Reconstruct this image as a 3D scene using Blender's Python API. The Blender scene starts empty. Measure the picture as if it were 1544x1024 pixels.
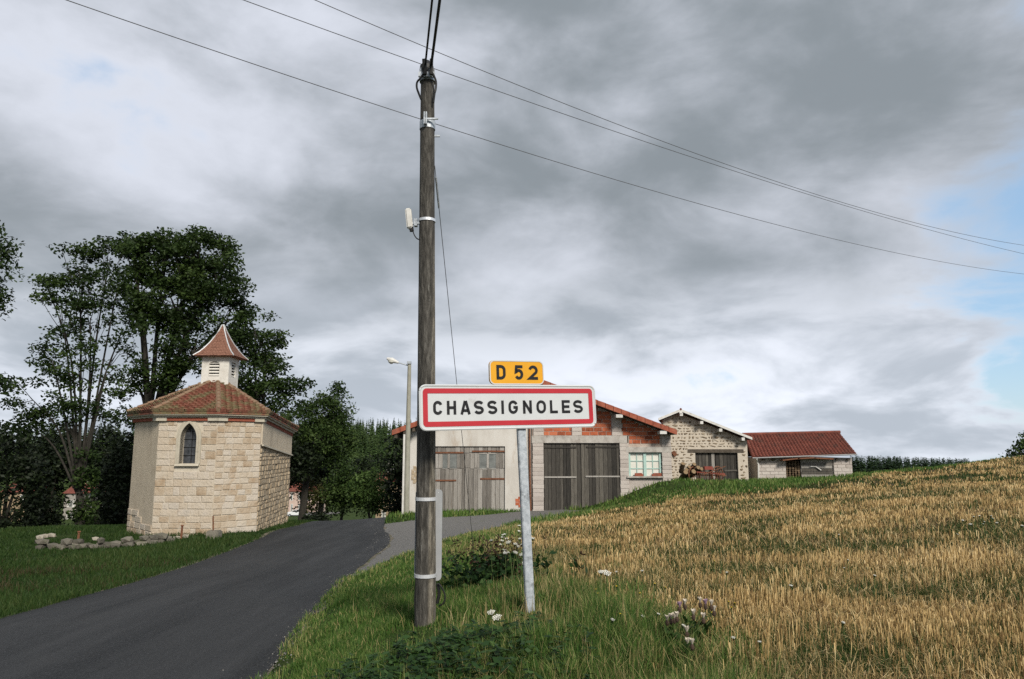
import bpy, bmesh, math, random
import numpy as np
from mathutils import Vector, Matrix
R = math.radians
random.seed(7); rng = np.random.default_rng(11)
sc = bpy.context.scene
COL = sc.collection

# ------------------------------------------------------------------ camera, sky, sun
F, PITCH, EYE = 1100.0, R(8.43), 1.6
cam_d = bpy.data.cameras.new('camera'); cam = bpy.data.objects.new('camera', cam_d); COL.objects.link(cam)
cam_d.sensor_width = 36; cam_d.lens = 36 * F / 1544; cam_d.clip_start = 0.05; cam_d.clip_end = 5000
cam.location = (0, 0, EYE); cam.rotation_euler = (R(90) + PITCH, 0, 0)
sc.camera = cam
SUN_EL, SUN_AZ = R(36), R(154)          # azimuth clockwise from +Y; the sun stands behind the photographer
world = bpy.data.worlds.new('World'); sc.world = world; world.use_nodes = True
sun_d = bpy.data.lights.new('sun', 'SUN'); sun_d.energy = 3.7; sun_d.angle = R(14); sun_d.color = (1, .94, .84)
sun = bpy.data.objects.new('sun', sun_d); COL.objects.link(sun)
sdir = Vector((math.sin(SUN_AZ) * math.cos(SUN_EL), math.cos(SUN_AZ) * math.cos(SUN_EL), math.sin(SUN_EL)))
sun.rotation_euler = sdir.to_track_quat('Z', 'Y').to_euler(); sun.location = sdir * 50
vs = sc.view_settings; vs.view_transform = 'Standard'; vs.look = 'None'; vs.exposure = 0.28; vs.gamma = 1; vs.use_curve_mapping = False
sc.cycles.max_bounces = 6; sc.cycles.transparent_max_bounces = 8; sc.cycles.use_denoising = False; sc.cycles.use_adaptive_sampling = False

SKY_OFF, HEAP_OFF = (2.66, 8.8, 1.12), (.35, .1, .6)
def build_world():
    nt = world.node_tree; N = nt.nodes; L = nt.links; N.clear()
    def nd(t, **k):
        n = N.new(t)
        for a, v in k.items(): setattr(n, a, v)
        return n
    def math_(op, a, b=None, c=None, clamp=False):
        n = nd('ShaderNodeMath', operation=op, use_clamp=clamp)
        for i, v in enumerate((a, b, c)):
            if v is None: continue
            if isinstance(v, (int, float)): n.inputs[i].default_value = v
            else: L.new(v, n.inputs[i])
        return n.outputs[0]
    def smooth(v, lo, hi, to0=0., to1=1.):
        n = nd('ShaderNodeMapRange', interpolation_type='SMOOTHSTEP'); L.new(v, n.inputs[0])
        for i, x in zip((1, 2, 3, 4), (lo, hi, to0, to1)): n.inputs[i].default_value = x
        return n.outputs[0]
    def noise(vec, scale, detail=6, rough=.55, dist=0.):
        n = nd('ShaderNodeTexNoise'); L.new(vec, n.inputs['Vector'])
        n.inputs['Scale'].default_value = scale; n.inputs['Detail'].default_value = detail
        n.inputs['Roughness'].default_value = rough; n.inputs['Distortion'].default_value = dist
        return n.outputs[0]
    def mix(f, a, b):
        n = nd('ShaderNodeMix', data_type='RGBA'); L.new(f, n.inputs[0]) if not isinstance(f, float) else setattr(n.inputs[0], 'default_value', f)
        for s, v in ((n.inputs[6], a), (n.inputs[7], b)):
            if isinstance(v, tuple): s.default_value = (*v, 1)
            else: L.new(v, s)
        return n.outputs[2]
    sky = nd('ShaderNodeTexSky', sky_type='NISHITA'); sky.sun_disc = False
    sky.sun_elevation = SUN_EL; sky.sun_rotation = SUN_AZ; sky.altitude = 900; sky.air_density = 1.2; sky.dust_density = .6
    tc = nd('ShaderNodeTexCoord'); sep = nd('ShaderNodeSeparateXYZ'); L.new(tc.outputs['Generated'], sep.inputs[0])
    x, y, z = sep.outputs
    zc = math_('MAXIMUM', z, 0.0)
    def mapped(loc, scl, rot=(0, 0, 0)):
        m_ = nd('ShaderNodeMapping'); L.new(tc.outputs['Generated'], m_.inputs[0]); m_.inputs['Location'].default_value = loc; m_.inputs['Scale'].default_value = scl; m_.inputs['Rotation'].default_value = rot; return m_.outputs[0]
    pv = mapped(SKY_OFF, (1, 1, 1.9), (0, R(-16), 0))
    big = noise(pv, 1.5, 3, .42, .5)             # broad masses of the deck
    med = noise(pv, 4.2, 7, .52, .35)            # billows
    fine = noise(pv, 11., 6, .58, .2)
    heap = noise(mapped(HEAP_OFF, (1, 1, 2.6)), 4.4, 8, .54, .3)      # lower heaps, flattened by distance
    dens = math_('ADD', math_('MULTIPLY', big, .53), math_('ADD', math_('MULTIPLY', med, .37), math_('MULTIPLY', fine, .10)))
    low = smooth(zc, .04, .30)                   # 0 at the horizon, 1 in the deck overhead
    side = smooth(x, .34, .62, 0., .155)          # the deck breaks open towards the east (+X)
    hgt = math_('ADD', math_('MULTIPLY', dens, low), math_('MULTIPLY', heap, math_('SUBTRACT', 1., low)))
    mask = smooth(math_('SUBTRACT', hgt, side), .29, .40)
    thick = smooth(dens, .36, .60)
    thick_lo = smooth(heap, .39, .62)
    lit = (6.1, 6.4, 7.15); grey = (2.25, 2.55, 2.82); pale = (7.7, 8.1, 8.9); lowgrey = (4.1, 4.55, 5.15)
    cloud = mix(low, mix(thick_lo, pale, lowgrey), mix(thick, lit, grey))
    skyc = mix(.55, sky.outputs[0], (3.5, 5.5, 7.9))
    col = mix(mask, skyc, cloud)
    bg = nd('ShaderNodeBackground'); L.new(col, bg.inputs[0]); bg.inputs[1].default_value = .10
    out = nd('ShaderNodeOutputWorld'); L.new(bg.outputs[0], out.inputs[0])
build_world()

# ------------------------------------------------------------------ projection helper: a point seen at photo pixel (px,py) standing D metres ahead
ct, st = math.cos(PITCH), math.sin(PITCH)
def ray(px, py):
    dx = (px - 772) / F; dy = -(py - 512) / F
    return dx, ct - dy * st, st + dy * ct
def P(px, py, D):
    x, y, z = ray(px, py); s = D / y
    return Vector((x * s, D, EYE + z * s))

# ------------------------------------------------------------------ materials
MATS = {}
def mat(name, cols, scale=4., detail=6, rough=.9, bump=.25, bscale=None, rand=0., stain=None, sscale=1.5, sth=(.55, .7), metal=0., spec=.3, stretch=None, brough=.6):
    """noise between cols; rand = brightness/tint change per object; stain = colour breaking through by noise"""
    if name in MATS: return MATS[name]
    m = bpy.data.materials.new(name); m.use_nodes = True; nt = m.node_tree; N, L = nt.nodes, nt.links
    b = N['Principled BSDF']; b.inputs['Roughness'].default_value = rough; b.inputs['Metallic'].default_value = metal
    b.inputs['Specular IOR Level'].default_value = spec
    g = N.new('ShaderNodeNewGeometry'); vec = g.outputs['Position']
    if stretch:
        mp = N.new('ShaderNodeMapping'); L.new(vec, mp.inputs[0]); mp.inputs['Scale'].default_value = stretch; vec = mp.outputs[0]
    n = N.new('ShaderNodeTexNoise'); L.new(vec, n.inputs['Vector']); n.inputs['Scale'].default_value = scale; n.inputs['Detail'].default_value = detail; n.inputs['Roughness'].default_value = .65
    fac = n.outputs[0]
    if rand:
        oi = N.new('ShaderNodeObjectInfo')
        ma = N.new('ShaderNodeMath'); ma.operation = 'MULTIPLY_ADD'; L.new(oi.outputs['Random'], ma.inputs[0]); ma.inputs[1].default_value = rand; ma.inputs[2].default_value = -rand / 2
        ad = N.new('ShaderNodeMath'); ad.operation = 'ADD'; L.new(fac, ad.inputs[0]); L.new(ma.outputs[0], ad.inputs[1]); fac = ad.outputs[0]
    cr = N.new('ShaderNodeValToRGB'); L.new(fac, cr.inputs[0])
    k = len(cols); lo, hi = (.3, .7) if not rand else (.5 - .2 - rand * .45, .5 + .2 + rand * .45)
    el = cr.color_ramp.elements
    while len(el) < k: el.new(.5)
    for i, c in enumerate(cols):
        el[i].position = min(1, max(0, lo + (hi - lo) * i / max(1, k - 1))); el[i].color = (*c, 1)
    colr = cr.outputs[0]
    if stain:
        n2 = N.new('ShaderNodeTexNoise'); L.new(vec, n2.inputs['Vector']); n2.inputs['Scale'].default_value = sscale; n2.inputs['Detail'].default_value = 8; n2.inputs['Roughness'].default_value = .7
        mr = N.new('ShaderNodeMapRange'); mr.interpolation_type = 'SMOOTHSTEP'; L.new(n2.outputs[0], mr.inputs[0]); mr.inputs[1].default_value, mr.inputs[2].default_value = sth
        mx = N.new('ShaderNodeMix'); mx.data_type = 'RGBA'; L.new(mr.outputs[0], mx.inputs[0]); L.new(colr, mx.inputs[6]); mx.inputs[7].default_value = (*stain, 1); colr = mx.outputs[2]
    L.new(colr, b.inputs['Base Color'])
    if bump:
        n3 = N.new('ShaderNodeTexNoise'); L.new(vec, n3.inputs['Vector']); n3.inputs['Scale'].default_value = bscale or scale * 4; n3.inputs['Detail'].default_value = 8; n3.inputs['Roughness'].default_value = brough
        bp = N.new('ShaderNodeBump'); bp.inputs['Strength'].default_value = bump; bp.inputs['Distance'].default_value = .03; L.new(n3.outputs[0], bp.inputs['Height']); L.new(bp.outputs[0], b.inputs['Normal'])
    MATS[name] = m; return m

def leafmat(name, cols, trans=.25, rough=.6, spec=.2):
    if name in MATS: return MATS[name]
    m = bpy.data.materials.new(name); m.use_nodes = True; nt = m.node_tree; N, L = nt.nodes, nt.links
    b = N['Principled BSDF']; b.inputs['Roughness'].default_value = rough; b.inputs['Specular IOR Level'].default_value = spec
    at = N.new('ShaderNodeAttribute'); at.attribute_name = 'rnd'
    cr = N.new('ShaderNodeValToRGB'); L.new(at.outputs['Fac'], cr.inputs[0]); el = cr.color_ramp.elements
    while len(el) < len(cols): el.new(.5)
    for i, c in enumerate(cols): el[i].position = i / (len(cols) - 1); el[i].color = (*c, 1)
    L.new(cr.outputs[0], b.inputs['Base Color'])
    tr = N.new('ShaderNodeBsdfTranslucent'); L.new(cr.outputs[0], tr.inputs[0])
    ms = N.new('ShaderNodeMixShader'); ms.inputs[0].default_value = trans; L.new(b.outputs[0], ms.inputs[1]); L.new(tr.outputs[0], ms.inputs[2]); L.new(ms.outputs[0], N['Material Output'].inputs[0])
    MATS[name] = m; return m

# ------------------------------------------------------------------ mesh builders
def link(name, me, m=None, parent=None):
    o = bpy.data.objects.new(name, me); COL.objects.link(o)
    if m and me and not me.materials: me.materials.append(m)
    if parent: o.parent = parent; o.matrix_parent_inverse = Matrix.Translation(parent.location).inverted() if False else Matrix()
    return o
class MB:
    """collects simple solids in world coordinates"""
    def __init__(s): s.v = []; s.f = []
    def add(s, vs, fs):
        k = len(s.v); s.v += [tuple(v) for v in vs]; s.f += [tuple(i + k for i in f) for f in fs]; return s
    def box(s, a, b):
        x0, x1 = sorted((a[0], b[0])); y0, y1 = sorted((a[1], b[1])); z0, z1 = sorted((a[2], b[2]))
        return s.add([(x0, y0, z0), (x1, y0, z0), (x1, y1, z0), (x0, y1, z0), (x0, y0, z1), (x1, y0, z1), (x1, y1, z1), (x0, y1, z1)],
                     [(0, 3, 2, 1), (4, 5, 6, 7), (0, 1, 5, 4), (1, 2, 6, 5), (2, 3, 7, 6), (3, 0, 4, 7)])
    def prism(s, poly, off):
        """closed polygon (3d points) extruded by vector off"""
        n = len(poly); off = Vector(off); a = [Vector(p) for p in poly]; b = [p + off for p in a]
        return s.add(a + b, [tuple(range(n))[::-1], tuple(range(n, 2 * n))] + [(i, (i + 1) % n, (i + 1) % n + n, i + n) for i in range(n)])
    def bar(s, p, q, w, h=None, up=(0, 0, 1)):
        p, q = Vector(p), Vector(q); h = h or w; d = (q - p).normalized(); u = Vector(up)
        if abs(d.dot(u)) > .98: u = Vector((0, 1, 0))
        r = d.cross(u).normalized() * w / 2; t = r.cross(d).normalized() * h / 2
        return s.add([p - r - t, p + r - t, p + r + t, p - r + t, q - r - t, q + r - t, q + r + t, q - r + t],
                     [(0, 1, 2, 3), (7, 6, 5, 4), (0, 4, 5, 1), (1, 5, 6, 2), (2, 6, 7, 3), (3, 7, 4, 0)])
    def tube(s, pts, rad, n=8, cap=True):
        pts = [Vector(p) for p in pts]; m = len(pts)
        rad = rad if isinstance(rad, (list, tuple)) else [rad] * m
        k = len(s.v); ref = Vector((.31, .17, .93))
        for i, p in enumerate(pts):
            d = (pts[min(i + 1, m - 1)] - pts[max(i - 1, 0)]).normalized()
            if abs(d.dot(ref)) > .97: u = d.cross(Vector((0, 1, 0))).normalized()
            else: u = d.cross(ref).normalized()
            w = d.cross(u)
            for j in range(n):
                a = 2 * math.pi * j / n; s.v.append(tuple(p + (u * math.cos(a) + w * math.sin(a)) * rad[i]))
        for i in range(m - 1):
            for j in range(n):
                s.f.append((k + i * n + j, k + (i + 1) * n + j, k + (i + 1) * n + (j + 1) % n, k + i * n + (j + 1) % n))
        if cap: s.f.append(tuple(k + j for j in range(n))); s.f.append(tuple(k + (m - 1) * n + j for j in range(n))[::-1])
        return s
    def build(s, name, m=None, parent=None, smooth=False, bevel=0.):
        me = bpy.data.meshes.new(name); me.from_pydata(s.v, [], s.f); me.update()
        bm = bmesh.new(); bm.from_mesh(me); bmesh.ops.recalc_face_normals(bm, faces=bm.faces)
        if bevel: bmesh.ops.bevel(bm, geom=list(bm.edges), offset=bevel, segments=2, affect='EDGES', clamp_overlap=True)
        bm.to_mesh(me); bm.free()
        if smooth: me.polygons.foreach_set('use_smooth', [True] * len(me.polygons))
        return link(name, me, m, parent)
def tag(o, label=None, cat=None, group=None, kind=None):
    for k, v in (('label', label), ('category', cat), ('group', group), ('kind', kind)):
        if v: o[k] = v
    return o
def thing(name, label, cat, group=None):
    return tag(bpy.data.objects.new(name, None) if not COL.objects.link else _empty(name), label, cat, group)
def _empty(name):
    o = bpy.data.objects.new(name, None); COL.objects.link(o); o.empty_display_size = .3; return o
def npmesh(name, V, loops, starts, totals, m, parent=None, attr=None, kind=None):
    me = bpy.data.meshes.new(name); me.vertices.add(len(V)); me.vertices.foreach_set('co', np.asarray(V, np.float32).ravel())
    me.loops.add(len(loops)); me.loops.foreach_set('vertex_index', np.asarray(loops, np.int32))
    me.polygons.add(len(starts)); me.polygons.foreach_set('loop_start', np.asarray(starts, np.int32)); me.polygons.foreach_set('loop_total', np.asarray(totals, np.int32))
    me.update(calc_edges=True)
    if attr is not None:
        a = me.attributes.new('rnd', 'FLOAT', 'POINT'); a.data.foreach_set('value', np.asarray(attr, np.float32))
    return tag(link(name, me, m, parent), kind=kind)
def quads_mesh(name, Q, m, parent=None, rnd=None, kind=None):
    """Q: (n,4,3) quads"""
    n = len(Q); V = Q.reshape(-1, 3); loops = np.arange(n * 4); st_ = np.arange(n) * 4
    return npmesh(name, V, loops, st_, np.full(n, 4), m, parent, None if rnd is None else np.repeat(rnd, 4), kind)

# a chamfered stone block, unit size, face towards -Y, shared by all ashlar pieces
def block_mesh(name, ch=.10, seed=0):
    r = random.Random(seed); v = []; j = lambda a: r.uniform(-a, a)
    for (x, z) in ((-.5, -.5), (.5, -.5), (.5, .5), (-.5, .5)):
        v.append((x, .5, z))
    for (x, z) in ((-.5, -.5), (.5, -.5), (.5, .5), (-.5, .5)):
        v.append((x + j(.03), -.25, z + j(.04)))
    for (x, z) in ((-.5, -.5), (.5, -.5), (.5, .5), (-.5, .5)):
        v.append((x * (1 - ch) + j(.03), -.5 + j(.08), z * (1 - ch * 1.5) + j(.04)))
    f = []
    for a in (0, 4):
        for i in range(4): f.append((a + i, a + (i + 1) % 4, a + 4 + (i + 1) % 4, a + 4 + i))
    f.append((8, 9, 10, 11))
    me = bpy.data.meshes.new(name); me.from_pydata(v, [], f); me.update()
    bm = bmesh.new(); bm.from_mesh(me); bmesh.ops.recalc_face_normals(bm, faces=bm.faces); bm.to_mesh(me); bm.free()
    return me
BLOCKS = {}
def block(name, m, centre, size, rotz=0., parent=None):
    key = (name, m.name, random.randrange(6))
    if key not in BLOCKS:
        me = block_mesh(name, .10, len(BLOCKS)); me.materials.append(m); BLOCKS[key] = me
    o = bpy.data.objects.new(name, BLOCKS[key]); COL.objects.link(o); o.location = centre; o.scale = size; o.rotation_euler = (0, 0, rotz); o.parent = parent
    return o

# ------------------------------------------------------------------ terrain
CP = [  # seen points: photo pixel and distance ahead
 (800,925,6.95),(640,948,6.9),(772,1024,5.05),(1544,1024,4.9),(1160,1024,4.95),
 (400,1024,6.3),(460,940,8.5),(520,875,12),(600,820,20),(560,850,15),
 (0,935,9.8),(100,908,11.6),(200,880,13.6),(275,857,15.9),(340,834,18.5),(480,787,32),(590,788,33),(540,787,34),(400,813,22.2),(450,797,27),
 (0,850,17),(55,828,19.5),(150,826,20),(199,809,22.2),(270,811,21.6),(331,807,21.6),(393,801,22.6),(438,788,27),(130,796,30),
 (640,772,36),(760,770,36),(880,766,36),(700,800,26),(800,783,30),(612,776,31),(900,766,35),
 (950,752,35),(1000,722,35.8),(1050,728,36.5),(1127,726,39.5),(1200,722,43),(1285,717,44.5),
 (950,764,31),(1100,746,32),(1285,724,39),(1544,689,60),(1420,705,50),
 (1200,850,10.5),(1544,850,9.5),(1544,750,19.7),(1200,770,21),(900,850,11.5),(800,800,21),(1000,800,18),
]
pts = [tuple(P(*c)) for c in CP]
pts += [(x, y, EYE + z) for x, y, z in [
 (-2, 0, -1.9), (0, 0, -1.5), (6, 0, -1.4), (-7, 2, -2.1), (-12, 4, -2.1), (0, -20, -.9), (-25, -15, -1.2), (30, -20, -.8), (30, 10, -1.2), (-25, 15, -2.4), (-28, 32, -4.3),
 (-9, 48, -6.2), (-12, 62, -8.2), (-3, 60, -7.3), (-30, 60, -8.5), (10, 62, -5), (30, 62, -2.6), (62, 62, -.4), (75, 90, -4.5), (45, 92, -6.5), (20, 95, -8),
 (-60, 180, -15.8), (-55, 120, -13.5), (-20, 110, -12), (-110, 150, -14.5), (-45, 230, -17), (0, 190, -14), (-105, 260, -10), (-60, 330, -1), (0, 330, -1), (-120, 420, 7), (-40, 430, 7.5), (40, 430, 2),
 (105, 150, -13.5), (200, 150, -11), (140, 260, -18), (120, 430, -22), (280, 420, -26), (-250, 150, -12), (-260, 400, 0), (300, 40, -4), (-250, 0, -4), (150, -60, 0), (-120, -80, 0), (0, 640, -20), (300, 640, -32), (-300, 640, -10)]]
A = np.array(pts); XY = A[:, :2]; ZV = A[:, 2]
def _U(r2): return np.where(r2 > 1e-9, .5 * r2 * np.log(np.maximum(r2, 1e-12)), 0)
n_ = len(A); K = _U(((XY[:, None] - XY[None]) ** 2).sum(-1)); Pm = np.c_[np.ones(n_), XY]
lam = 2.0 * np.clip(np.linalg.norm(XY, axis=1) / 40, .2, 20)
S = np.zeros((n_ + 3, n_ + 3)); S[:n_, :n_] = K + np.diag(lam); S[:n_, n_:] = Pm; S[n_:, :n_] = Pm.T
W = np.linalg.solve(S, np.r_[ZV, 0, 0, 0])
def tz(x, y):
    x = np.asarray(x, float); y = np.asarray(y, float); sh = x.shape; q = np.c_[x.ravel(), y.ravel()]; out = np.empty(len(q))
    for i in range(0, len(q), 20000):
        c = q[i:i + 20000]; out[i:i + 20000] = _U(((c[:, None] - XY[None]) ** 2).sum(-1)) @ W[:n_] + W[n_] + c @ W[n_ + 1:]
    return out.reshape(sh)
def Z(x, y): return float(tz(np.array([x]), np.array([y]))[0])
DS = np.r_[np.arange(3, 20, .05), np.arange(20, 75, .15)]
def G(px, py, dmin=3.):
    """where the sight line through a photo pixel meets the ground"""
    x, y, z = ray(px, py); d = DS[DS >= dmin]; s = d / y; h = EYE + z * s - tz(x * s, d); k = np.argmax(h < 0)
    if h[k] >= 0: k = len(d) - 1
    return Vector((x * s[k], d[k], Z(x * s[k], d[k])))

def inpoly(x, y, poly):
    x = np.asarray(x); y = np.asarray(y); c = np.zeros(x.shape, bool); n = len(poly)
    for i in range(n):
        x1, y1 = poly[i]; x2, y2 = poly[(i + 1) % n]
        cond = ((y1 > y) != (y2 > y)) & (x < (x2 - x1) * (y - y1) / (y2 - y1 + 1e-12) + x1); c ^= cond
    return c
def polydist(x, y, pl):
    d = np.full(np.shape(x), 1e9)
    for (x1, y1), (x2, y2) in zip(pl[:-1], pl[1:]):
        dx, dy = x2 - x1, y2 - y1; t = np.clip(((x - x1) * dx + (y - y1) * dy) / (dx * dx + dy * dy + 1e-12), 0, 1)
        d = np.minimum(d, np.hypot(x - x1 - t * dx, y - y1 - t * dy))
    return d
def smooth_line(pl, k=6):
    p = [np.array(q[:2], float) for q in pl]; p = [2 * p[0] - p[1]] + p + [2 * p[-1] - p[-2]]; out = []
    for i in range(1, len(p) - 2):
        for t in np.arange(k) / k:
            a, b, c, d = p[i - 1:i + 3]
            out.append(tuple(.5 * (2 * b + (c - a) * t + (2 * a - 5 * b + 4 * c - d) * t * t + (3 * b - a - 3 * c + d) * t ** 3)))
    out.append(tuple(p[-2])); return out
# plan outlines, traced on the ground
road_r = smooth_line([(-2.3, -14), (-2.05, 0), (-2.0, 4)] + [G(*q)[:2] for q in ((400,1024),(460,940),(492,905),(526,868),(562,842),(584,824),(588,808),(580,791))] + [(-6.6, 44), (-9, 56)])
road_l = smooth_line([(-6.4, -14), (-6.3, 0), (-6.35, 5)] + [P(*q)[:2] for q in ((0,935,9.8),(100,908,11.6),(200,880,13.6),(275,857,15.9),(340,834,18.5),(400,813,22.2),(450,797,27),(482,787.5,32))] + [(-10.8, 44), (-13, 56)])
drive_n = [G(*q)[:2] for q in ((505,880),(545,866),(592,843),(640,826),(700,807),(760,793),(830,781),(900,769.5),(935,762))]
drive_f = [G(*q)[:2] for q in ((545,797),(578,791),(608,787),(640,783),(700,779),(760,774),(800,770),(830,767.5),(936,764))]
drive_n = smooth_line(drive_n); drive_f = smooth_line(drive_f)
field_b = [G(*q)[:2] for q in ((1090,1045),(1020,965),(960,905),(890,868),(815,838),(795,815),(830,793),(900,775),(960,764),(1100,746.5),(1200,735),(1290,723),(1370,712),(1440,704),(1490,696),(1530,690.5))]
field_b = smooth_line([(2.4, -14), (2.2, -6), (1.9, -1), (1.65, 2)] + field_b, 4)
field = [tuple(q) for q in field_b] + [(60, 75), (200, 80), (200, -14)]
roadpoly = [tuple(q) for q in road_r] + [tuple(q) for q in road_l[::-1]]
drivepoly = [tuple(q) for q in drive_n] + [tuple(q) for q in drive_f[::-1]]

# ------------------------------------------------------------------ ground sheet
def ground():
    xs = np.unique(np.r_[np.linspace(-700, -120, 30), np.linspace(-120, -40, 41), np.linspace(-40, 60, 201), np.linspace(60, 140, 41), np.linspace(140, 700, 30)])
    ys = np.unique(np.r_[np.linspace(-160, -12, 20), np.linspace(-12, 62, 149), np.linspace(62, 160, 50), np.linspace(160, 680, 60)])
    X, Y = np.meshgrid(xs, ys); H = tz(X, Y)
    nx, ny = len(xs), len(ys); V = np.stack([X, Y, H], -1).reshape(-1, 3)
    i = np.arange(nx - 1)[None] + np.arange(ny - 1)[:, None] * nx; i = i.ravel()
    loops = np.stack([i, i + 1, i + nx + 1, i + nx], -1).ravel(); n = len(i)
    fx, fy = X.ravel(), Y.ravel()
    sd = polydist(fx, fy, field_b) * np.where(inpoly(fx, fy, field), 1, -1)
    fm = np.clip(.5 + sd / 1.2, 0, 1)
    me_m = mat_ground()
    o = npmesh('ground', V, loops, np.arange(n) * 4, np.full(n, 4), me_m, None, fm, 'structure')
    o.data.polygons.foreach_set('use_smooth', np.ones(n, bool)); return o
def mat_ground():
    m = bpy.data.materials.new('ground'); m.use_nodes = True; nt = m.node_tree; N, L = nt.nodes, nt.links; b = N['Principled BSDF']
    b.inputs['Roughness'].default_value = .95; b.inputs['Specular IOR Level'].default_value = .1
    g = N.new('ShaderNodeNewGeometry')
    def ramp(scale, cols, det=8, pos=None):
        n = N.new('ShaderNodeTexNoise'); L.new(g.outputs['Position'], n.inputs['Vector']); n.inputs['Scale'].default_value = scale; n.inputs['Detail'].default_value = det; n.inputs['Roughness'].default_value = .7
        c = N.new('ShaderNodeValToRGB'); L.new(n.outputs[0], c.inputs[0]); el = c.color_ramp.elements
        while len(el) < len(cols): el.new(.5)
        for i, q in enumerate(cols): el[i].position = (pos[i] if pos else .3 + .4 * i / (len(cols) - 1)); el[i].color = (*q, 1)
        return c.outputs[0], n.outputs[0]
    grass, _ = ramp(1.3, [(.016, .030, .007), (.034, .056, .013), (.070, .085, .026)])
    stub, _ = ramp(.55, [(.030, .036, .012), (.075, .055, .026), (.15, .105, .05)], pos=[.32, .48, .72])
    at = N.new('ShaderNodeAttribute'); at.attribute_name = 'rnd'
    _, en = ramp(2.2, [(0, 0, 0), (1, 1, 1)])
    ad = N.new('ShaderNodeMath'); ad.operation = 'ADD'; L.new(at.outputs['Fac'], ad.inputs[0]); L.new(en, ad.inputs[1])
    mr = N.new('ShaderNodeMapRange'); L.new(ad.outputs[0], mr.inputs[0]); mr.inputs[1].default_value = .85; mr.inputs[2].default_value = 1.15
    mx = N.new('ShaderNodeMix'); mx.data_type = 'RGBA'; L.new(mr.outputs[0], mx.inputs[0]); L.new(grass, mx.inputs[6]); L.new(stub, mx.inputs[7]); L.new(mx.outputs[2], b.inputs['Base Color'])
    n3 = N.new('ShaderNodeTexNoise'); L.new(g.outputs['Position'], n3.inputs['Vector']); n3.inputs['Scale'].default_value = 14; n3.inputs['Detail'].default_value = 8; n3.inputs['Roughness'].default_value = .75
    bp = N.new('ShaderNodeBump'); bp.inputs['Strength'].default_value = .9; bp.inputs['Distance'].default_value = .08; L.new(n3.outputs[0], bp.inputs['Height']); L.new(bp.outputs[0], b.inputs['Normal'])
    return m
ground()

def strip(name, a, b, m, lift, cross=10, n=160, wob=0.):
    """sheet between two plan lines, laid on the ground"""
    def resample(pl):
        pl = np.array([q[:2] for q in pl]); d = np.r_[0, np.cumsum(np.hypot(*np.diff(pl, axis=0).T))]; t = np.linspace(0, d[-1], n); return np.c_[np.interp(t, d, pl[:, 0]), np.interp(t, d, pl[:, 1])]
    a, b = resample(a), resample(b)
    if wob:
        nrm = a - b; nrm /= np.linalg.norm(nrm, axis=1)[:, None] + 1e-9
        for e, s in ((a, 1), (b, -1)):
            w = np.convolve(rng.normal(0, 1, n + 8), np.ones(3) / 3, 'valid')[:n]; e += nrm * s * w[:, None] * wob
    t = np.linspace(0, 1, cross + 1); Pq = a[:, None] * (1 - t)[None, :, None] + b[:, None] * t[None, :, None]
    Zq = tz(Pq[..., 0], Pq[..., 1]) + lift + .05 * lift / .03 * 0
    V = np.concatenate([Pq, Zq[..., None]], -1).reshape(-1, 3); w = cross + 1
    i = (np.arange(cross)[None] + np.arange(n - 1)[:, None] * w).ravel(); loops = np.stack([i, i + w, i + w + 1, i + 1], -1).ravel()
    o = npmesh(name, V, loops, np.arange(len(i)) * 4, np.full(len(i), 4), m, kind='structure')
    bm = bmesh.new(); bm.from_mesh(o.data); bmesh.ops.recalc_face_normals(bm, faces=bm.faces)
    if sum(f.normal.z for f in bm.faces) < 0: bmesh.ops.reverse_faces(bm, faces=bm.faces)
    bm.to_mesh(o.data); bm.free(); return o
m_asph = mat('asphalt', [(.002, .0025, .003), (.010, .0112, .013), (.038, .0395, .042)], scale=42, detail=3, rough=.75, bump=1., bscale=60, stain=(.030, .030, .030), sscale=.7, sth=(.50, .78), spec=.4)
m_gravel = mat('gravel', [(.085, .082, .078), (.14, .135, .128), (.22, .21, .195)], scale=38, detail=6, rough=.95, bump=.8, bscale=70, stain=(.085, .10, .04), sscale=1.1, sth=(.60, .74))
m_dirt = mat('dirt', [(.06, .05, .035), (.13, .11, .08), (.24, .21, .165)], scale=26, rough=.95, bump=.8, bscale=40, stain=(.06, .075, .025), sscale=2.5, sth=(.5, .62))
def wear():
    nt = m_asph.node_tree; N, L = nt.nodes, nt.links; b = N['Principled BSDF']; src = b.inputs['Base Color'].links[0].from_socket
    g = N.new('ShaderNodeNewGeometry'); mp = N.new('ShaderNodeMapping'); L.new(g.outputs['Position'], mp.inputs[0]); mp.inputs['Scale'].default_value = (1.5, .16, 1); mp.inputs['Rotation'].default_value = (0, 0, R(-6))
    n = N.new('ShaderNodeTexNoise'); L.new(mp.outputs[0], n.inputs['Vector']); n.inputs['Scale'].default_value = 1.3; n.inputs['Detail'].default_value = 6; n.inputs['Roughness'].default_value = .65
    mr = N.new('ShaderNodeMapRange'); L.new(n.outputs[0], mr.inputs[0]); mr.inputs[1].default_value = .38; mr.inputs[2].default_value = .66
    mx = N.new('ShaderNodeMix'); mx.data_type = 'RGBA'; L.new(mr.outputs[0], mx.inputs[0]); L.new(src, mx.inputs[6]); mx.inputs[7].default_value = (.046, .047, .049, 1)
    m2 = N.new('ShaderNodeMix'); m2.data_type = 'RGBA'; m2.inputs[0].default_value = .55; L.new(src, m2.inputs[6]); L.new(mx.outputs[2], m2.inputs[7]); L.new(m2.outputs[2], b.inputs['Base Color'])
wear()
strip('driveway', drive_n, drive_f, m_gravel, .008, 10, 120, .05)
off = lambda pl, d: [tuple(np.array(q) + np.array([d, 0])) for q in pl]
strip('road_shoulder', off(road_r, .05), off(road_r, -.3), m_dirt, .012, 4, 300, .06)
strip('road_shoulder', off(road_l, .25), off(road_l, -.12), m_dirt, .012, 4, 260, .05)
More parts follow.
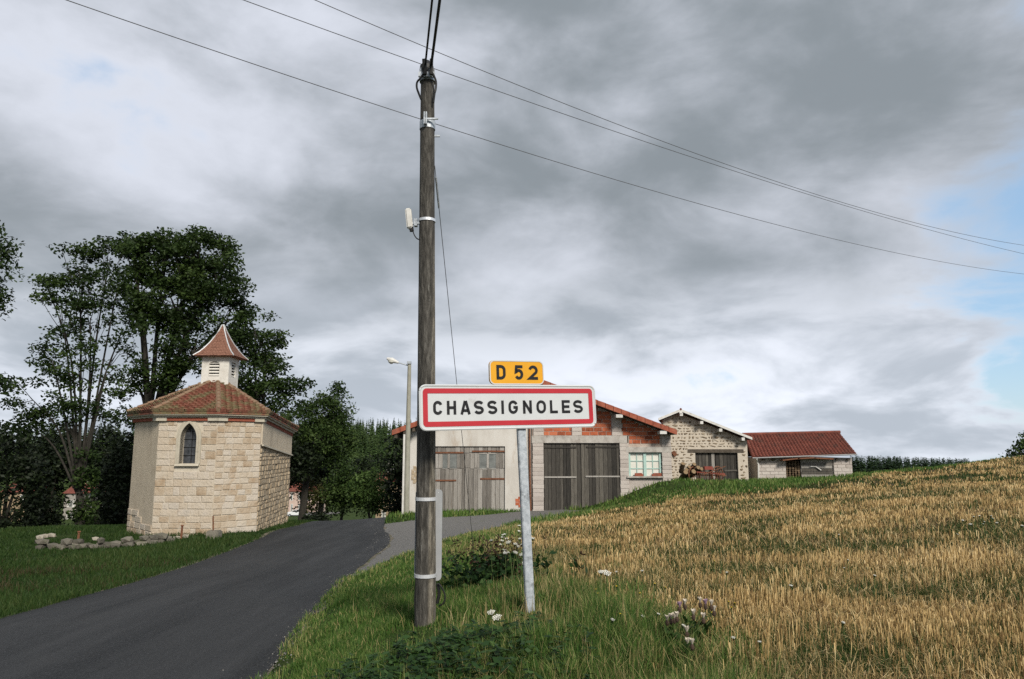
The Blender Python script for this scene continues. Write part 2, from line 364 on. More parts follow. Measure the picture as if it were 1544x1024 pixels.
strip('road', road_r, road_l, m_asph, .020, 12, 300, .035)

# ------------------------------------------------------------------ chapel
m_ash = mat('chapel_ashlar', [(.29, .205, .13), (.37, .29, .205), (.43, .355, .27), (.45, .385, .305), (.47, .41, .34), (.37, .33, .28)], scale=3.5, rough=.92, bump=.9, bscale=16, rand=.7, stain=(.34, .215, .115), sscale=1.0, sth=(.56, .74))
m_mortar = mat('chapel_mortar', [(.44, .385, .30), (.53, .475, .39)], scale=5, bump=.5, bscale=40)
m_plast = mat('chapel_render', [(.38, .315, .235), (.47, .40, .305), (.42, .355, .27)], scale=2.0, bump=.7, bscale=45, stain=(.24, .21, .165), sscale=1.3, sth=(.5, .75), stretch=(1, 1, .45))
m_rub = mat('chapel_rubble', [(.22, .165, .105), (.36, .285, .195), (.46, .385, .285)], scale=7, bump=.8, bscale=20, stain=(.17, .125, .08), sscale=5, sth=(.58, .68))
m_trim = mat('limestone_trim', [(.36, .32, .25), (.46, .42, .34)], scale=6, bump=.35, bscale=30, stain=(.22, .20, .16), sscale=3, sth=(.55, .75))
m_tileC = mat('old_clay_tile', [(.115, .045, .031), (.20, .07, .045), (.25, .115, .075)], scale=9, bump=.6, stain=(.165, .135, .07), sscale=1.5, sth=(.44, .58), rand=.0)
m_brickband = mat('brick_band', [(.20, .06, .035), (.30, .085, .05)], scale=14, bump=.6)
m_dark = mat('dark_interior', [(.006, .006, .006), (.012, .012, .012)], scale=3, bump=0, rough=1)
m_glassdark = mat('leaded_glass', [(.020, .022, .026), (.075, .08, .09)], scale=9, rough=.18, bump=.25, bscale=14, spec=.6)
m_white = mat('white_render', [(.52, .49, .44), (.64, .62, .57)], scale=3, bump=.25, bscale=40, stain=(.36, .34, .29), sscale=2.2, sth=(.52, .75))
m_lead = mat('zinc', [(.42, .42, .42), (.56, .56, .56)], scale=8, bump=.15, rough=.5, metal=.3)
m_spire = mat('spire_tile', [(.14, .066, .045), (.22, .105, .07), (.27, .14, .10)], scale=20, bump=.6)

def chapel():
    t = thing('chapel', 'small octagonal stone chapel with tiled roof and white belfry beside the road', 'chapel')
    zt = P(331, 627, 22).z
    V = [Vector((-10.58 - 1.47, 22 + 1.47, 0)), Vector((-10.58, 22, 0)), Vector((-8.80, 21.95, 0)), Vector((-7.84, 22.97, 0)), Vector((-8.30, 27.6, 0)), Vector((-12.6, 28.2, 0))]
    ztop = [zt, zt, zt, zt, zt - .38, zt - .38]
    zb = [Z(v.x, v.y) - .3 for v in V]
    n = len(V); cen = Vector((-10.0, 24.6, 0))
    names = ['wall'] * 6; mats = [m_plast, m_mortar, m_mortar, m_rub, m_plast, m_plast]
    labs = ['rough plastered wall', 'ashlar wall with the pointed window', 'ashlar wall of squared pale blocks', 'dark rubble stone side wall', None, None]
    walls = []
    for i in range(n):
        a, b = V[i], V[(i + 1) % n]; d = (b - a).normalized(); nr = Vector((d.y, -d.x, 0))
        inn = -nr * .45
        tri = lambda p, z: Vector((p.x, p.y, z))
        poly = [tri(a, zb[i]), tri(b, zb[(i + 1) % n]), tri(b, ztop[(i + 1) % n]), tri(a, ztop[i])]
        mb = MB()
        if i == 1:      # wall with the pointed opening: outline as polygon ring around the opening
            cx = .53 * (b - a).length; wz0, wz1, hw = P(288, 699, 22).z, P(288, 638, 22).z, .245
            spring = wz1 - .46
            hA = wz1 - spring; rA = (hw * hw + hA * hA) / (2 * hw); tA = math.asin(hA / rA)
            arc = [(hw - rA + rA * math.cos(tA * k / 7), spring + rA * math.sin(tA * k / 7)) for k in range(7)]
            prof = [(-hw, wz0), (-hw, spring)] + [(-x, z) for x, z in arc[1:]] + [(0, wz1)] + arc[:0:-1] + [(hw, spring), (hw, wz0)]
            W_ = (b - a).length; zlo, zhi = max(zb[i], zb[i + 1]) - .0, ztop[i]
            pt = lambda u, z, o=0.: a + d * u + nr * o + Vector((0, 0, z))
            # left, right, below as boxes; above as filled strips
            for (u0, u1, z0, z1) in ((0, cx - hw, zlo, zhi), (cx + hw, W_, zlo, zhi), (cx - hw, cx + hw, zlo, wz0)):
                mb.prism([pt(u0, z0), pt(u1, z0), pt(u1, z1), pt(u0, z1)], inn)
            top = prof[1:-1]
            for (x0, z0), (x1, z1) in zip(top[:-1], top[1:]):
                mb.prism([pt(cx + x0, z0), pt(cx + x1, z1), pt(cx + x1, zhi), pt(cx + x0, zhi)], inn)
            win = MB().prism([pt(cx + x, z, -.22) for x, z in prof], -nr * .04).build('window', m_glassdark, t)
            fr = MB()
            # moulded surround
            def ring(o_, wd, dep, back):
                pr = [(x, z) for x, z in prof]
                outer = []
                for x, z in pr:
                    s = 1 if x > 0 else (-1 if x < 0 else 0)
                    if z <= spring + 1e-6: outer.append((x + s * wd, z))
                    else:
                        ang = math.atan2(z - spring, abs(x) + 1e-6); outer.append((x + s * wd * math.cos(ang), z + wd * (.35 + math.sin(ang))))
                for k in range(len(pr) - 1):
                    fr.prism([pt(cx + pr[k][0], pr[k][1], o_), pt(cx + outer[k][0], outer[k][1], o_), pt(cx + outer[k + 1][0], outer[k + 1][1], o_), pt(cx + pr[k + 1][0], pr[k + 1][1], o_)], -nr * back)
            ring(.055, .06, 0, .22); ring(.030, .13, 0, .1)
            fr.build('window_surround', m_trim, t)
            sl = MB().prism([pt(cx - .36, wz0 - .07, .10), pt(cx + .36, wz0 - .07, .10), pt(cx + .36, wz0 - .004, .06), pt(cx - .36, wz0 - .004, .06)], -nr * .35).build('window_sill', m_trim, t)
            bars = MB()
            for k in range(1, 5): zz = wz0 + k * .24; bars.bar(pt(cx - hw, zz, -.2), pt(cx + hw, zz, -.2), .012)
            bars.bar(pt(cx, wz0, -.2), pt(cx, wz1, -.2), .012)
            bars.build('glazing_bar', m_dark, win)
            f1 = (a.copy(), d.copy(), nr.copy(), cx, hw, wz0, wz1)
        else: mb.prism(poly, inn)
        w = mb.build('wall', mats[i], t)
        if labs[i]: w['label'] = labs[i]
        walls.append(w)
    # ashlar blocks on the two front faces
    for i in (1, 2):
        a, b = V[i], V[i + 1]; d = (b - a).normalized(); nr = Vector((d.y, -d.x, 0)); Wd = (b - a).length; ang = math.atan2(d.y, d.x)
        z = zt - .12; k = 0
        while z > zb[i] + .05:
            low = z < zb[i] + 1.5
            h = random.uniform(.15, .26) if not low else random.uniform(.14, .22)
            if i == 2: h = random.uniform(.155, .20)
            u = -.0
            while u < Wd - .02:
                w = random.choice((.2, .28, .36, .5)) * random.uniform(.8, 1.2) if i == 1 else (random.uniform(.17, .30) if not low else random.uniform(.25, .5))
                if Wd - u - w < .15: w = Wd - u
                segs = [(u, u + w)]
                if i == 1:
                    _, _, _, cx, hw, wz0, wz1 = f1; L_, R_ = cx - hw - .135, cx + hw + .135
                    if z > wz0 - .08 and z - h < wz1 + .22: segs = [(p, min(q, L_)) for p, q in segs if p < L_ - .04] + [(max(p, R_), q) for p, q in segs if q > R_ + .04]
                for p, q in segs:
                    if q - p < .06: continue
                    g = .016; c = a + d * ((p + q) / 2) + nr * .004 + Vector((0, 0, z - h / 2))
                    block('stone_block', m_ash, c, (q - p - g, .030 + random.uniform(-.006, .010), h - g), ang, walls[i])
                u += w
            z -= h
    # quoins where the plastered wall meets the ground and the corner
    a, b = V[0], V[1]; d = (b - a).normalized(); nr = Vector((d.y, -d.x, 0)); Wd = (b - a).length; ang = math.atan2(d.y, d.x)
    z = zb[0] + .28
    for row in range(4):
        h = random.uniform(.18, .24); u = 0
        while u < Wd - .02:
            w = random.uniform(.3, .6); w = Wd - u if Wd - u - w < .2 else w
            if row < 2 or random.random() < .45 - .08 * row:
                block('stone_block', m_ash, a + d * (u + w / 2) + nr * .006 + Vector((0, 0, z + h / 2)), (w - .015, .05, h - .015), ang, walls[0])
            u += w
        z += h
    # rubble facing of the side wall: many small stones, one piece
    a, b = V[3], V[4]; d = (b - a).normalized(); nr = Vector((d.y, -d.x, 0)); Wd = (b - a).length
    mb = MB(); z = zb[3] + .1
    while z < zt - 1.05:
        h = random.uniform(.10, .19); u = 0.02
        while u < Wd:
            w = random.uniform(.12, .36); dp = random.uniform(.01, .05); g = .02
            zc_ = z - .38 * 0; p0 = a + d * u; p1 = a + d * min(u + w - g, Wd)
            e = random.uniform(0, .03)
            mb.prism([p0 + Vector((0, 0, zc_)), p1 + Vector((0, 0, zc_ + e)), p1 + Vector((0, 0, zc_ + h - g)) - d * .015, p0 + Vector((0, 0, zc_ + h - g - e)) + d * .02], nr * dp); u += w
        z += h
    tag(mb.build('rubble_stones', m_rub, walls[3]), kind='stuff')
    up = MB().prism([a + nr * .055 + Vector((0, 0, zt - .85)), b + nr * .055 + Vector((0, 0, zt - 1.2)), b + nr * .055 + Vector((0, 0, zt - .5)), a + nr * .055 + Vector((0, 0, zt - .12))], -nr * .05).build('render_panel', m_plast, walls[3])
    MB().bar(a + nr * .07 + Vector((0, 0, zt - .87)), b + nr * .07 + Vector((0, 0, zt - 1.22)), .06, .05).build('string_course', m_trim, walls[3])
    # cornice: brick band, stone moulding
    def ringpts(o, dz):
        out = []
        for i in range(n):
            p, q, r_ = V[i - 1], V[i], V[(i + 1) % n]
            d1 = (q - p).normalized(); d2 = (r_ - q).normalized(); n1 = Vector((d1.y, -d1.x, 0)); n2 = Vector((d2.y, -d2.x, 0))
            bis = (n1 + n2).normalized(); out.append(q + bis * (o / max(.3, bis.dot(n1))) + Vector((0, 0, ztop[i] + dz)))
        return out
    def band(name, o0, o1, z0, z1, m):
        A_, B_, C_, D_ = ringpts(o0, z0), ringpts(o1, z0), ringpts(o1, z1), ringpts(o0, z1); mb = MB()
        for i in range(n):
            j = (i + 1) % n
            mb.add([A_[i], A_[j], B_[j], B_[i], D_[i], D_[j], C_[j], C_[i]], [(0, 1, 2, 3), (7, 6, 5, 4), (3, 2, 6, 7), (0, 4, 5, 1)])
        return mb.build(name, m, t)
    band('brick_band', -.3, .07, -.15, -.05, m_brickband)
    band('cornice', -.3, .12, -.05, .01, m_trim); band('cornice', -.3, .20, .01, .075, m_trim)
    # stone cornice blocks at the corners, as in the photo the brick band stops short of them
    rp = ringpts(.078, -.152)
    for i in (1, 2, 3):
        for s in (-1, 1):
            q = rp[i]; o2 = rp[(i + s) % n]; dd = (o2 - q); dd.z = 0; dd.normalize()
            MB().bar(q - dd * .002 + Vector((0, 0, .052)), q + dd * .30 + Vector((0, 0, .052)), .04, .112).build('corner_moulding', m_trim, t)
    # roof: every plane covered by rows of tiles
    apex = Vector((-9.85, 24.35, P(327, 572, 24.35).z)); back = Vector((-10.25, 27.0, apex.z - .38))
    E = ringpts(.225, .125)
    roof = MB(); planes = []
    for i in range(n):
        j = (i + 1) % n
        if i in (0, 1, 2): pl = [E[i], E[j], apex]
        elif i == 3: pl = [E[i], E[j], back, apex]
        elif i == 4: pl = [E[i], E[j], back]
        else: pl = [E[i], E[j], apex, back]
        roof.prism([p + Vector((0, 0, -.03)) for p in pl], (0, 0, -.05)); planes.append(pl)
    rf = roof.build('roof', m_tileC, t)
    tiles = MB()
    for i, pl in enumerate(planes[:4]):
        e0, e1 = pl[0], pl[1]; nn = (pl[1] - pl[0]).cross(pl[2] - pl[0]).normalized()
        if nn.z < 0: nn = -nn
        ud = (e1 - e0).normalized(); vd = nn.cross(ud)
        if vd.z < 0: vd = -vd
        loc = [((p - e0).dot(ud), (p - e0).dot(vd)) for p in pl]
        hmax = max(q[1] for q in loc); rowh = .155; rows = int(hmax / rowh) + 1
        for r in range(rows):
            v0 = r * rowh
            xsx = []
            vm = v0 + rowh * .5
            for (x1, y1), (x2, y2) in zip(loc, loc[1:] + loc[:1]):
                if (y1 > vm) != (y2 > vm): xsx.append(x1 + (vm - y1) * (x2 - x1) / (y2 - y1))
            if len(xsx) < 2: continue
            u = min(xsx); u1 = max(xsx)
            while u < u1 - .03:
                w = min(.19, u1 - u); j = random.uniform(-.012, .012)
                c = lambda uu, vv, hh: e0 + ud * uu + vd * (vv + j) + nn * hh
                h0 = .062 + random.uniform(0, .018)
                prof = ((0, .018), (.3, .0), (.55, .03), (.8, .034), (1, .018))
                top = [c(u + a_ * (w - .008), v0 - .02, h0 + b_) for a_, b_ in prof]; bot = [c(u + a_ * (w - .008), v0 + rowh + .01, .012 + b_) for a_, b_ in prof]; low = [c(u + a_ * (w - .008), v0 - .02, -.01) for a_, b_ in prof]
                tiles.add(top + bot + low, [(k, k + 1, 6 + k, 5 + k) for k in range(4)] + [(10 + k, 11 + k, 1 + k, k) for k in range(4)])
                u += w
    tag(tiles.build('roof_tiles', m_tileC, rf), kind='stuff')
    # hip tiles
    m_hip = mat('hip_mortar', [(.14, .085, .05), (.22, .15, .095), (.20, .09, .055)], scale=9, bump=.7)
    for i in (0, 1, 2, 3, 4):
        top = apex if i < 4 else back; p0 = E[i]; L_ = (top - p0).length; k = int(L_ / .3)
        for q in range(k):
            a_, b_ = p0.lerp(top, q / k), p0.lerp(top, (q + 1.08) / k)
            MB().tube([a_ + Vector((0, 0, .05)), b_ + Vector((0, 0, .035))], [.085, .07], 8).build('hip_tile', m_hip, rf)
    # belfry
    bx0, bx1 = P(303.5, 580, 24).x, P(344.5, 580, 24).x; y0, y1 = 23.95, 24.8; z0, z1 = apex.z - .75, P(327, 538, 24).z
    bel = MB(); wx0, wx1 = P(315.5, 560, 24).x, P(331.5, 560, 24).x; wz0, wz1 = P(320, 567.5, 24).z, P(320, 545, 24).z
    # four walls with openings in front and on the right side
    for (u0, u1, a_, b_) in ((bx0, wx0, z0, z1), (wx1, bx1, z0, z1), (wx0, wx1, z0, wz0)): bel.box((u0, y0, a_), (u1, y0 + .1, b_))
    cxw, hwl = (wx0 + wx1) / 2, (wx1 - wx0) / 2
    ar = [(cxw - hwl * math.cos(q * math.pi / 8), wz1 - .12 + .12 * math.sin(q * math.pi / 8)) for q in range(9)]
    for (xa, za), (xb, zb_) in zip(ar[:-1], ar[1:]): bel.prism([(xa, y0, za), (xb, y0, zb_), (xb, y0, z1), (xa, y0, z1)], (0, .1, 0))
    yw0, yw1 = y0 + .25, y0 + .6
    bel.box((bx1 - .1, y0 + .1, z0), (bx1, yw0, z1)).box((bx1 - .1, yw1, z0), (bx1, y1, z1)).box((bx1 - .1, yw0, z0), (bx1, yw1, wz0)).box((bx1 - .1, yw0, wz1), (bx1, yw1, z1))
    bel.box((bx0, y0 + .1, z0), (bx0 + .1, y1, z1)).box((bx0 + .1, y1 - .1, z0), (bx1 - .1, y1, z1))
    be = bel.build('belfry', m_white, t)
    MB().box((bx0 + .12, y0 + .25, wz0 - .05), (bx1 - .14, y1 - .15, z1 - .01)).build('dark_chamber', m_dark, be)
    for k in range(5):
        zz = wz0 + .02 + k * (wz1 - wz0) / 5
        MB().prism([(wx0, y0 + .02, zz), (wx1, y0 + .02, zz), (wx1, y0 + .09, zz + .055), (wx0, y0 + .09, zz + .055)], (0, .0, .018)).build('louvre_slat', m_white, be)
        MB().prism([(bx1 - .02, yw0, zz), (bx1 - .02, yw1, zz), (bx1 - .09, yw1, zz + .055), (bx1 - .09, yw0, zz + .055)], (0, 0, .018)).build('louvre_slat', m_white, be)
    # flared spire, covered in courses of small tiles
    cx_, cy_ = (bx0 + bx1) / 2, (y0 + y1) / 2; zt2 = P(333, 490, 24.3).z; cx_ += .01
    prof = [(0, .66), (.12, .52), (.25, .41), (.42, .29), (.6, .19), (.8, .09), (1, .012)]
    def hw_at(q):
        for (q0, w0), (q1, w1) in zip(prof[:-1], prof[1:]):
            if q <= q1: return w0 + (w1 - w0) * (q - q0) / (q1 - q0)
        return .01
    sp = MB(); rows = 20; H_ = zt2 - z1
    for r in range(rows):
        qa, qb = r / rows, (r + 1) / rows; wa, wb = hw_at(qa) + .012, hw_at(qb); za, zb2 = z1 + .02 + H_ * qa, z1 + .02 + H_ * qb
        A_ = [(cx_ + sx * wa, cy_ + sy * wa, za) for sx, sy in ((-1, -1), (1, -1), (1, 1), (-1, 1))]; B_ = [(cx_ + sx * wb, cy_ + sy * wb, zb2) for sx, sy in ((-1, -1), (1, -1), (1, 1), (-1, 1))]; C_ = [(cx_ + sx * (wa - .02), cy_ + sy * (wa - .02), za) for sx, sy in ((-1, -1), (1, -1), (1, 1), (-1, 1))]
        for k in range(4):
            j = (k + 1) % 4; nt_ = max(1, int(2 * wa / .11)); Ak, Aj, Bk, Bj = map(Vector, (A_[k], A_[j], B_[k], B_[j]))
            for q in range(nt_):
                s0, s1 = q / nt_, (q + .93) / nt_; dz = Vector((0, 0, random.uniform(-.012, .004)))
                sp.add([Ak.lerp(Aj, s0) + dz, Ak.lerp(Aj, s1) + dz, Bk.lerp(Bj, s1), Bk.lerp(Bj, s0)], [(0, 1, 2, 3)])
            sp.add([Ak, Aj, C_[j], C_[k]], [(0, 1, 2, 3)])
    core = MB()
    pr = [[Vector((cx_ + sx * (hw_at(q) - .012), cy_ + sy * (hw_at(q) - .012), z1 + H_ * q)) for sx, sy in ((-1, -1), (1, -1), (1, 1), (-1, 1))] for q, _ in prof]
    for a_, b_ in zip(pr[:-1], pr[1:]):
        for k in range(4): core.add([a_[k], a_[(k + 1) % 4], b_[(k + 1) % 4], b_[k]], [(0, 1, 2, 3)])
    core.add(pr[0], [(0, 1, 2, 3)])
    spire = core.build('spire', m_spire, t)
    tag(sp.build('spire_tiles', m_spire, spire), kind='stuff')
    for k, (sx, sy) in enumerate(((-1, -1), (1, -1), (1, 1), (-1, 1))):
        MB().tube([Vector((cx_ + sx * (hw_at(q) + .008), cy_ + sy * (hw_at(q) + .008), z1 + .02 + H_ * q)) for q, _ in prof], .022, 6).build('spire_ridge', m_lead, spire)
    return V
CH = chapel()

# ------------------------------------------------------------------ double barn: plastered half and brick half under one gable
m_plaster2 = mat('barn_render', [(.44, .41, .37), (.52, .495, .455), (.57, .55, .515)], scale=1.4, bump=.35, bscale=30, stain=(.31, .225, .15), sscale=1.1, sth=(.50, .76), stretch=(1, 1, .4))
m_brick = mat('hollow_brick', [(.16, .045, .022), (.34, .088, .038), (.43, .125, .06), (.47, .155, .08)], scale=8, bump=.4, rand=.8, stain=(.11, .06, .04), sscale=1.7, sth=(.62, .72))
m_brickmort = mat('brick_mortar', [(.34, .27, .22), (.44, .38, .33)], scale=6, bump=.6, bscale=30)
m_conc = mat('concrete', [(.30, .275, .25), (.40, .375, .34), (.46, .43, .395)], scale=3, bump=.5, bscale=30, stain=(.19, .16, .135), sscale=2.0, sth=(.48, .72))
m_cblock = mat('concrete_block', [(.33, .29, .26), (.43, .385, .35), (.48, .44, .40)], scale=4, bump=.7, bscale=30, rand=.5, stain=(.36, .15, .09), sscale=5.5, sth=(.68, .73))
m_wdark = mat('tarred_planks', [(.014, .013, .012), (.062, .056, .048), (.17, .155, .13)], scale=5, bump=.8, rand=.7, stretch=(6, 6, .45), stain=(.17, .16, .145), sscale=3, sth=(.60, .78))
m_wgrey = mat('grey_planks', [(.09, .08, .07), (.26, .24, .215), (.42, .40, .37)], scale=5, bump=.8, rand=.6, stretch=(6, 6, .4), stain=(.12, .09, .065), sscale=1.6, sth=(.56, .72))
m_rust = mat('rusty_iron', [(.075, .03, .017), (.15, .062, .032), (.20, .09, .05)], scale=12, bump=.3, rough=.85)
m_tileR = mat('red_tile', [(.095, .030, .022), (.16, .047, .032), (.21, .072, .05)], scale=3, bump=.4, stain=(.085, .045, .035), sscale=1.2, sth=(.48, .70))
m_rake = mat('orange_tile', [(.20, .055, .032), (.29, .085, .05), (.33, .12, .075)], scale=4, bump=.4, stain=(.16, .07, .05), sscale=2, sth=(.55, .7))
m_wood = mat('old_beam', [(.05, .04, .03), (.11, .09, .07)], scale=6, bump=.5, stretch=(1, 1, 1))
m_whitep = mat('white_paint', [(.48, .47, .44), (.62, .61, .58)], scale=6, bump=.1, rough=.6, stain=(.33, .31, .27), sscale=2.5, sth=(.52, .70))
m_green = mat('green_window_paint', [(.28, .42, .38), (.40, .54, .49)], scale=9, bump=.2, rough=.7)
m_curtain = mat('pale_window_glass', [(.56, .55, .49), (.68, .67, .61)], scale=2, bump=0, rough=.25, spec=.5)
m_winglass = mat('dusty_glass', [(.10, .105, .10), (.20, .21, .20)], scale=5, bump=0, rough=.3, spec=.5)

def planks(parent, x0, x1, zlo, zhi, y, m, wd=.2, th=.035):
    x = x0
    while x < x1 - .02:
        w = min(wd * random.uniform(.75, 1.2), x1 - x)
        if x1 - x - w < .07: w = x1 - x
        lo = zlo + random.uniform(0, .05)
        MB().box((x + .009, y - th + random.uniform(-.012, .012), lo), (x + w - .009, y, zhi - random.uniform(0, .012))).build('plank', m, parent)
        x += w

def barn():
    t = thing('barn', 'large gabled barn, pale plastered left half and unfinished red brick right half', 'barn')
    D = 36.; q = lambda px, py, d=D: P(px, py, d)
    X = lambda px, d=D: P(px, 680, d).x
    Zp = lambda py, d=D: P(772, py, d).z
    zb = Zp(772) - 1.2; depth = 11.
    xl, xm, xr = X(614), X(801), X(1012)
    zl, zr = Zp(655), Zp(655); xp = X(806); zp = Zp(578)
    rk = lambda x: zp - abs(x - xp) * (zp - zr) / (xr - xp)
    # plastered half: front wall with the door opening
    dx0, dx1, dzt, dzb = X(640), X(761.5), Zp(673), Zp(770)
    mb = MB()
    mb.prism([(xl, D, zb), (dx0, D, zb), (dx0, D, rk(dx0)), (xl, D, rk(xl))], (0, .35, 0))
    mb.prism([(dx0, D, dzt), (dx1, D, dzt), (dx1, D, rk(dx1)), (dx0, D, rk(dx0))], (0, .35, 0))
    mb.prism([(dx1, D, zb), (xm, D, zb), (xm, D, rk(xm)), (dx1, D, rk(dx1))], (0, .35, 0))
    w = mb.build('plaster_wall', m_plaster2, t); w['label'] = 'pale cream plastered front wall'
    for (px, py, rx, rz) in ((786, 757, .33, .3), (626, 716, .22, .5)):      # bare stone patches
        c = q(px, py)
        for k in range(7):
            a = k * .9; block('bare_stone', m_rub if px < 700 else m_brick, (c.x + rx * .62 * math.cos(a) * (k > 0), D + .005, c.z + rz * .62 * math.sin(a) * (k > 0)), (rx * .62, .04, rz * .5), 0, w)
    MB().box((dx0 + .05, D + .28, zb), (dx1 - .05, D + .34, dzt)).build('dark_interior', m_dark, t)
    MB().box((xl, D + .35, zb), (xl + .35, D + depth, zl)).build('side_wall', m_plaster2, t)
    MB().box((xr - .35, D + .35, zb), (xr, D + depth, zr)).build('side_wall', m_cblock, t)
    MB().prism([(xl, D + depth, zb), (xr, D + depth, zb), (xr, D + depth, zr), (xp, D + depth, zp), (xl, D + depth, zl)], (0, .3, 0)).build('back_wall', m_plaster2, t)
    # grey doors with small panes
    xc = X(700.5)
    for (a, b, panes) in ((dx0, xc, ((667.5, 674.5, 686, 706), (678.5, 688.5, 686, 706))), (xc, dx1, ((723, 733.5, 685, 706.5), (737.5, 747.5, 684, 704.5)))):
        dr = MB().box((a + .01, D + .12, dzb), (b - .01, D + .15, dzt - .02)).build('door', m_wgrey, t); dr['label'] = 'grey weathered plank garage door leaf with two small panes'
        zs0, zs1 = Zp(707), Zp(683.5)
        xs = sorted([a + .02] + [X(p) for pn in panes for p in pn[:2]] + [b - .02])
        planks(dr, a + .01, b - .01, dzb - .05, zs0, D + .12, m_wgrey, .21)
        planks(dr, a + .01, b - .01, zs1, dzt - .02, D + .12, m_wgrey, .21)
        for k in (0, 2, 4): planks(dr, xs[k], xs[k + 1], zs0 + .004, zs1 - .004, D + .12, m_wgrey, .21)
        for (p0, p1, y0, y1) in panes:
            MB().box((X(p0), D + .10, zs0 + .01), (X(p1), D + .115, zs1 - .01)).build('window_pane', m_winglass, dr)
        fr = MB()
        for (p0, p1, y0, y1) in panes: fr.box((X(p0) - .03, D + .075, zs0 - .03), (X(p1) + .03, D + .1, zs0 + .012)).box((X(p0) - .03, D + .075, zs1 - .03), (X(p1) + .03, D + .1, zs1 + .012))
        fr.build('pane_frame', m_wgrey, dr)
    for (p0, p1, py) in ((642, 699, 682.5), (712, 763, 680.5), (642, 688, 724.5), (724, 763, 722)):
        MB().bar(q(p0, py, D + .065), q(p1, py, D + .065), .02, .075).build('strap_hinge', m_rust, t)
    # red-brown downpipe between the halves
    MB().tube([(X(798.5), D - .07, Zp(642)), (X(799), D - .07, Zp(705))], .055, 8).tube([(X(799), D - .07, Zp(705)), (X(799.5), D - .07, zb + .9)], .05, 8).build('downpipe', m_rust, t)
    # brick half
    bw = MB(); Db = D + .05
    x0, xd0, xd1, xw0, xw1 = X(802), X(820), X(934), X(948), X(997)
    zl0, zl1 = Zp(668), Zp(657)
    zwt, zwb = Zp(682), Zp(718); zw2 = Zp(674)
    bw.prism([(x0 + .02, Db, zl1), (xw0, Db, zl1), (xw0, Db, rk(xw0)), (xp, Db, zp), (x0 + .02, Db, rk(x0))], (0, .25, 0))
    bw.prism([(xw0, Db, zw2), (xr, Db, zw2), (xr, Db, rk(xr)), (xw0, Db, rk(xw0))], (0, .25, 0))
    bwo = bw.build('brick_wall', m_brickmort, t)
    pill = [(X(803), X(820)), (X(862.5), X(877.5)), (X(923), X(938)), (X(996), X(1012))]
    zz = zl1 + .006; row = 0; bh, bl = .2, .4
    while zz < zp - .1:
        xx = x0 + .05 - (row % 2) * bl / 2
        while xx < xr - .04:
            a, b = max(xx, x0 + .03), min(xx + bl, xr - .02); mid = (a + b) / 2
            segs = [(a, b)]
            for k, (p0, p1) in enumerate(pill):
                ztp = {0: Zp(640), 1: Zp(644), 2: Zp(630), 3: Zp(655)}[k]
                if zz < ztp: segs = [s for u, v in segs for s in ((u, min(v, p0 - .005)), (max(u, p1 + .005), v)) if s[1] - s[0] > .05]
            for u, v in segs:
                top = min(zz + bh, rk((u + v) / 2) - .06)
                if top - zz < .07: continue
                if v - u > .05: block('brick', m_brick, ((u + v) / 2, Db + .005, (zz + top) / 2), (v - u - .022, .05, top - zz - .022), 0, bwo)
            xx += bl
        zz += bh; row += 1
    zz = zl1 - bh + .006; row = 1
    while zz > zw2 - .02:      # lower courses over the window
        xx = xw0 - .2 + (row % 2) * .2
        while xx < X(995):
            a, b = max(xx, xw0 + .03), min(xx + bl, X(995.5))
            lo = max(zz, zw2)
            if b - a > .05 and zz + bh - lo > .06: block('brick', m_brick, ((a + b) / 2, Db + .005, (lo + zz + bh) / 2), (b - a - .022, .05, zz + bh - lo - .022), 0, bwo)
            xx += bl
        zz -= bh; row += 1
    def column(xa, xb, za, zc, name='concrete_block', yy=D):
        z_ = za; MB().box((xa, yy, za), (xb, yy + .22, zc)).build('pillar', m_cblock, bwo)
        while z_ < zc - .03:
            h = min(.2, zc - z_)
            block(name, m_cblock, ((xa + xb) / 2, yy - .01, z_ + h / 2), (xb - xa - .004, .03, h - .008), 0, bwo); z_ += h
    column(X(803), X(819.5), zb + .5, zl0)
    column(X(934.5), X(947.5), zb + .5, zl0)
    column(X(998), xr, zb + .8, zwt)
    column(X(998), xr, zw2 + .004, Zp(655))
    column(X(862.5), X(877.5), zl1, Zp(644), yy=D + .01); column(X(923), X(938), zl1, Zp(630), yy=D + .01); column(X(804), X(820), zl1, Zp(641), yy=D + .01)
    cw = MB().box((X(948), D + .06, zb), (X(998), D + .3, zwb - .02)).build('sill_wall', m_cblock, t)
    MB().box((x0, D - .04, zl0), (X(946), D + .28, zl1)).build('lintel', m_conc, t)
    MB().box((X(944), D - .03, zwt), (xr + .01, D + .28, zw2)).build('lintel', m_conc, t)
    # black doors
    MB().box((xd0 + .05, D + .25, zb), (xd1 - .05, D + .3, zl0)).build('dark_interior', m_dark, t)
    xc = X(876); zdb = Zp(766) - .25
    for a, b in ((xd0, xc), (xc, xd1)):
        dr = MB().box((a + .01, D + .10, zdb), (b - .01, D + .13, zl0 - .02)).build('door', m_wdark, t); dr['label'] = 'blackened plank garage door leaf'
        planks(dr, a + .01, b - .01, zdb, zl0 - .02, D + .10, m_wdark, .2)
    for (p0, p1, py, m) in ((820, 869, 674.5, m_wdark), (884, 936, 674, m_wdark), (821, 869, 719.5, m_wgrey), (883, 935, 718.5, m_wgrey)):
        MB().bar(q(p0, py, D + .045), q(p1, py, D + .045), .03, .07).build('door_batten', m, t)
    # window
    wf = MB().box((xw0, D + .16, zwb), (xw1, D + .18, zwt)).build('window', m_curtain, t)
    fr = MB(); z0_, z1_ = zwb, zwt
    xcw = (xw0 + xw1) / 2
    for a, b in ((xw0, xw0 + .09), (xw1 - .09, xw1), (xcw - .07, xcw + .07)): fr.box((a, D + .09, z0_), (b, D + .155, z1_))
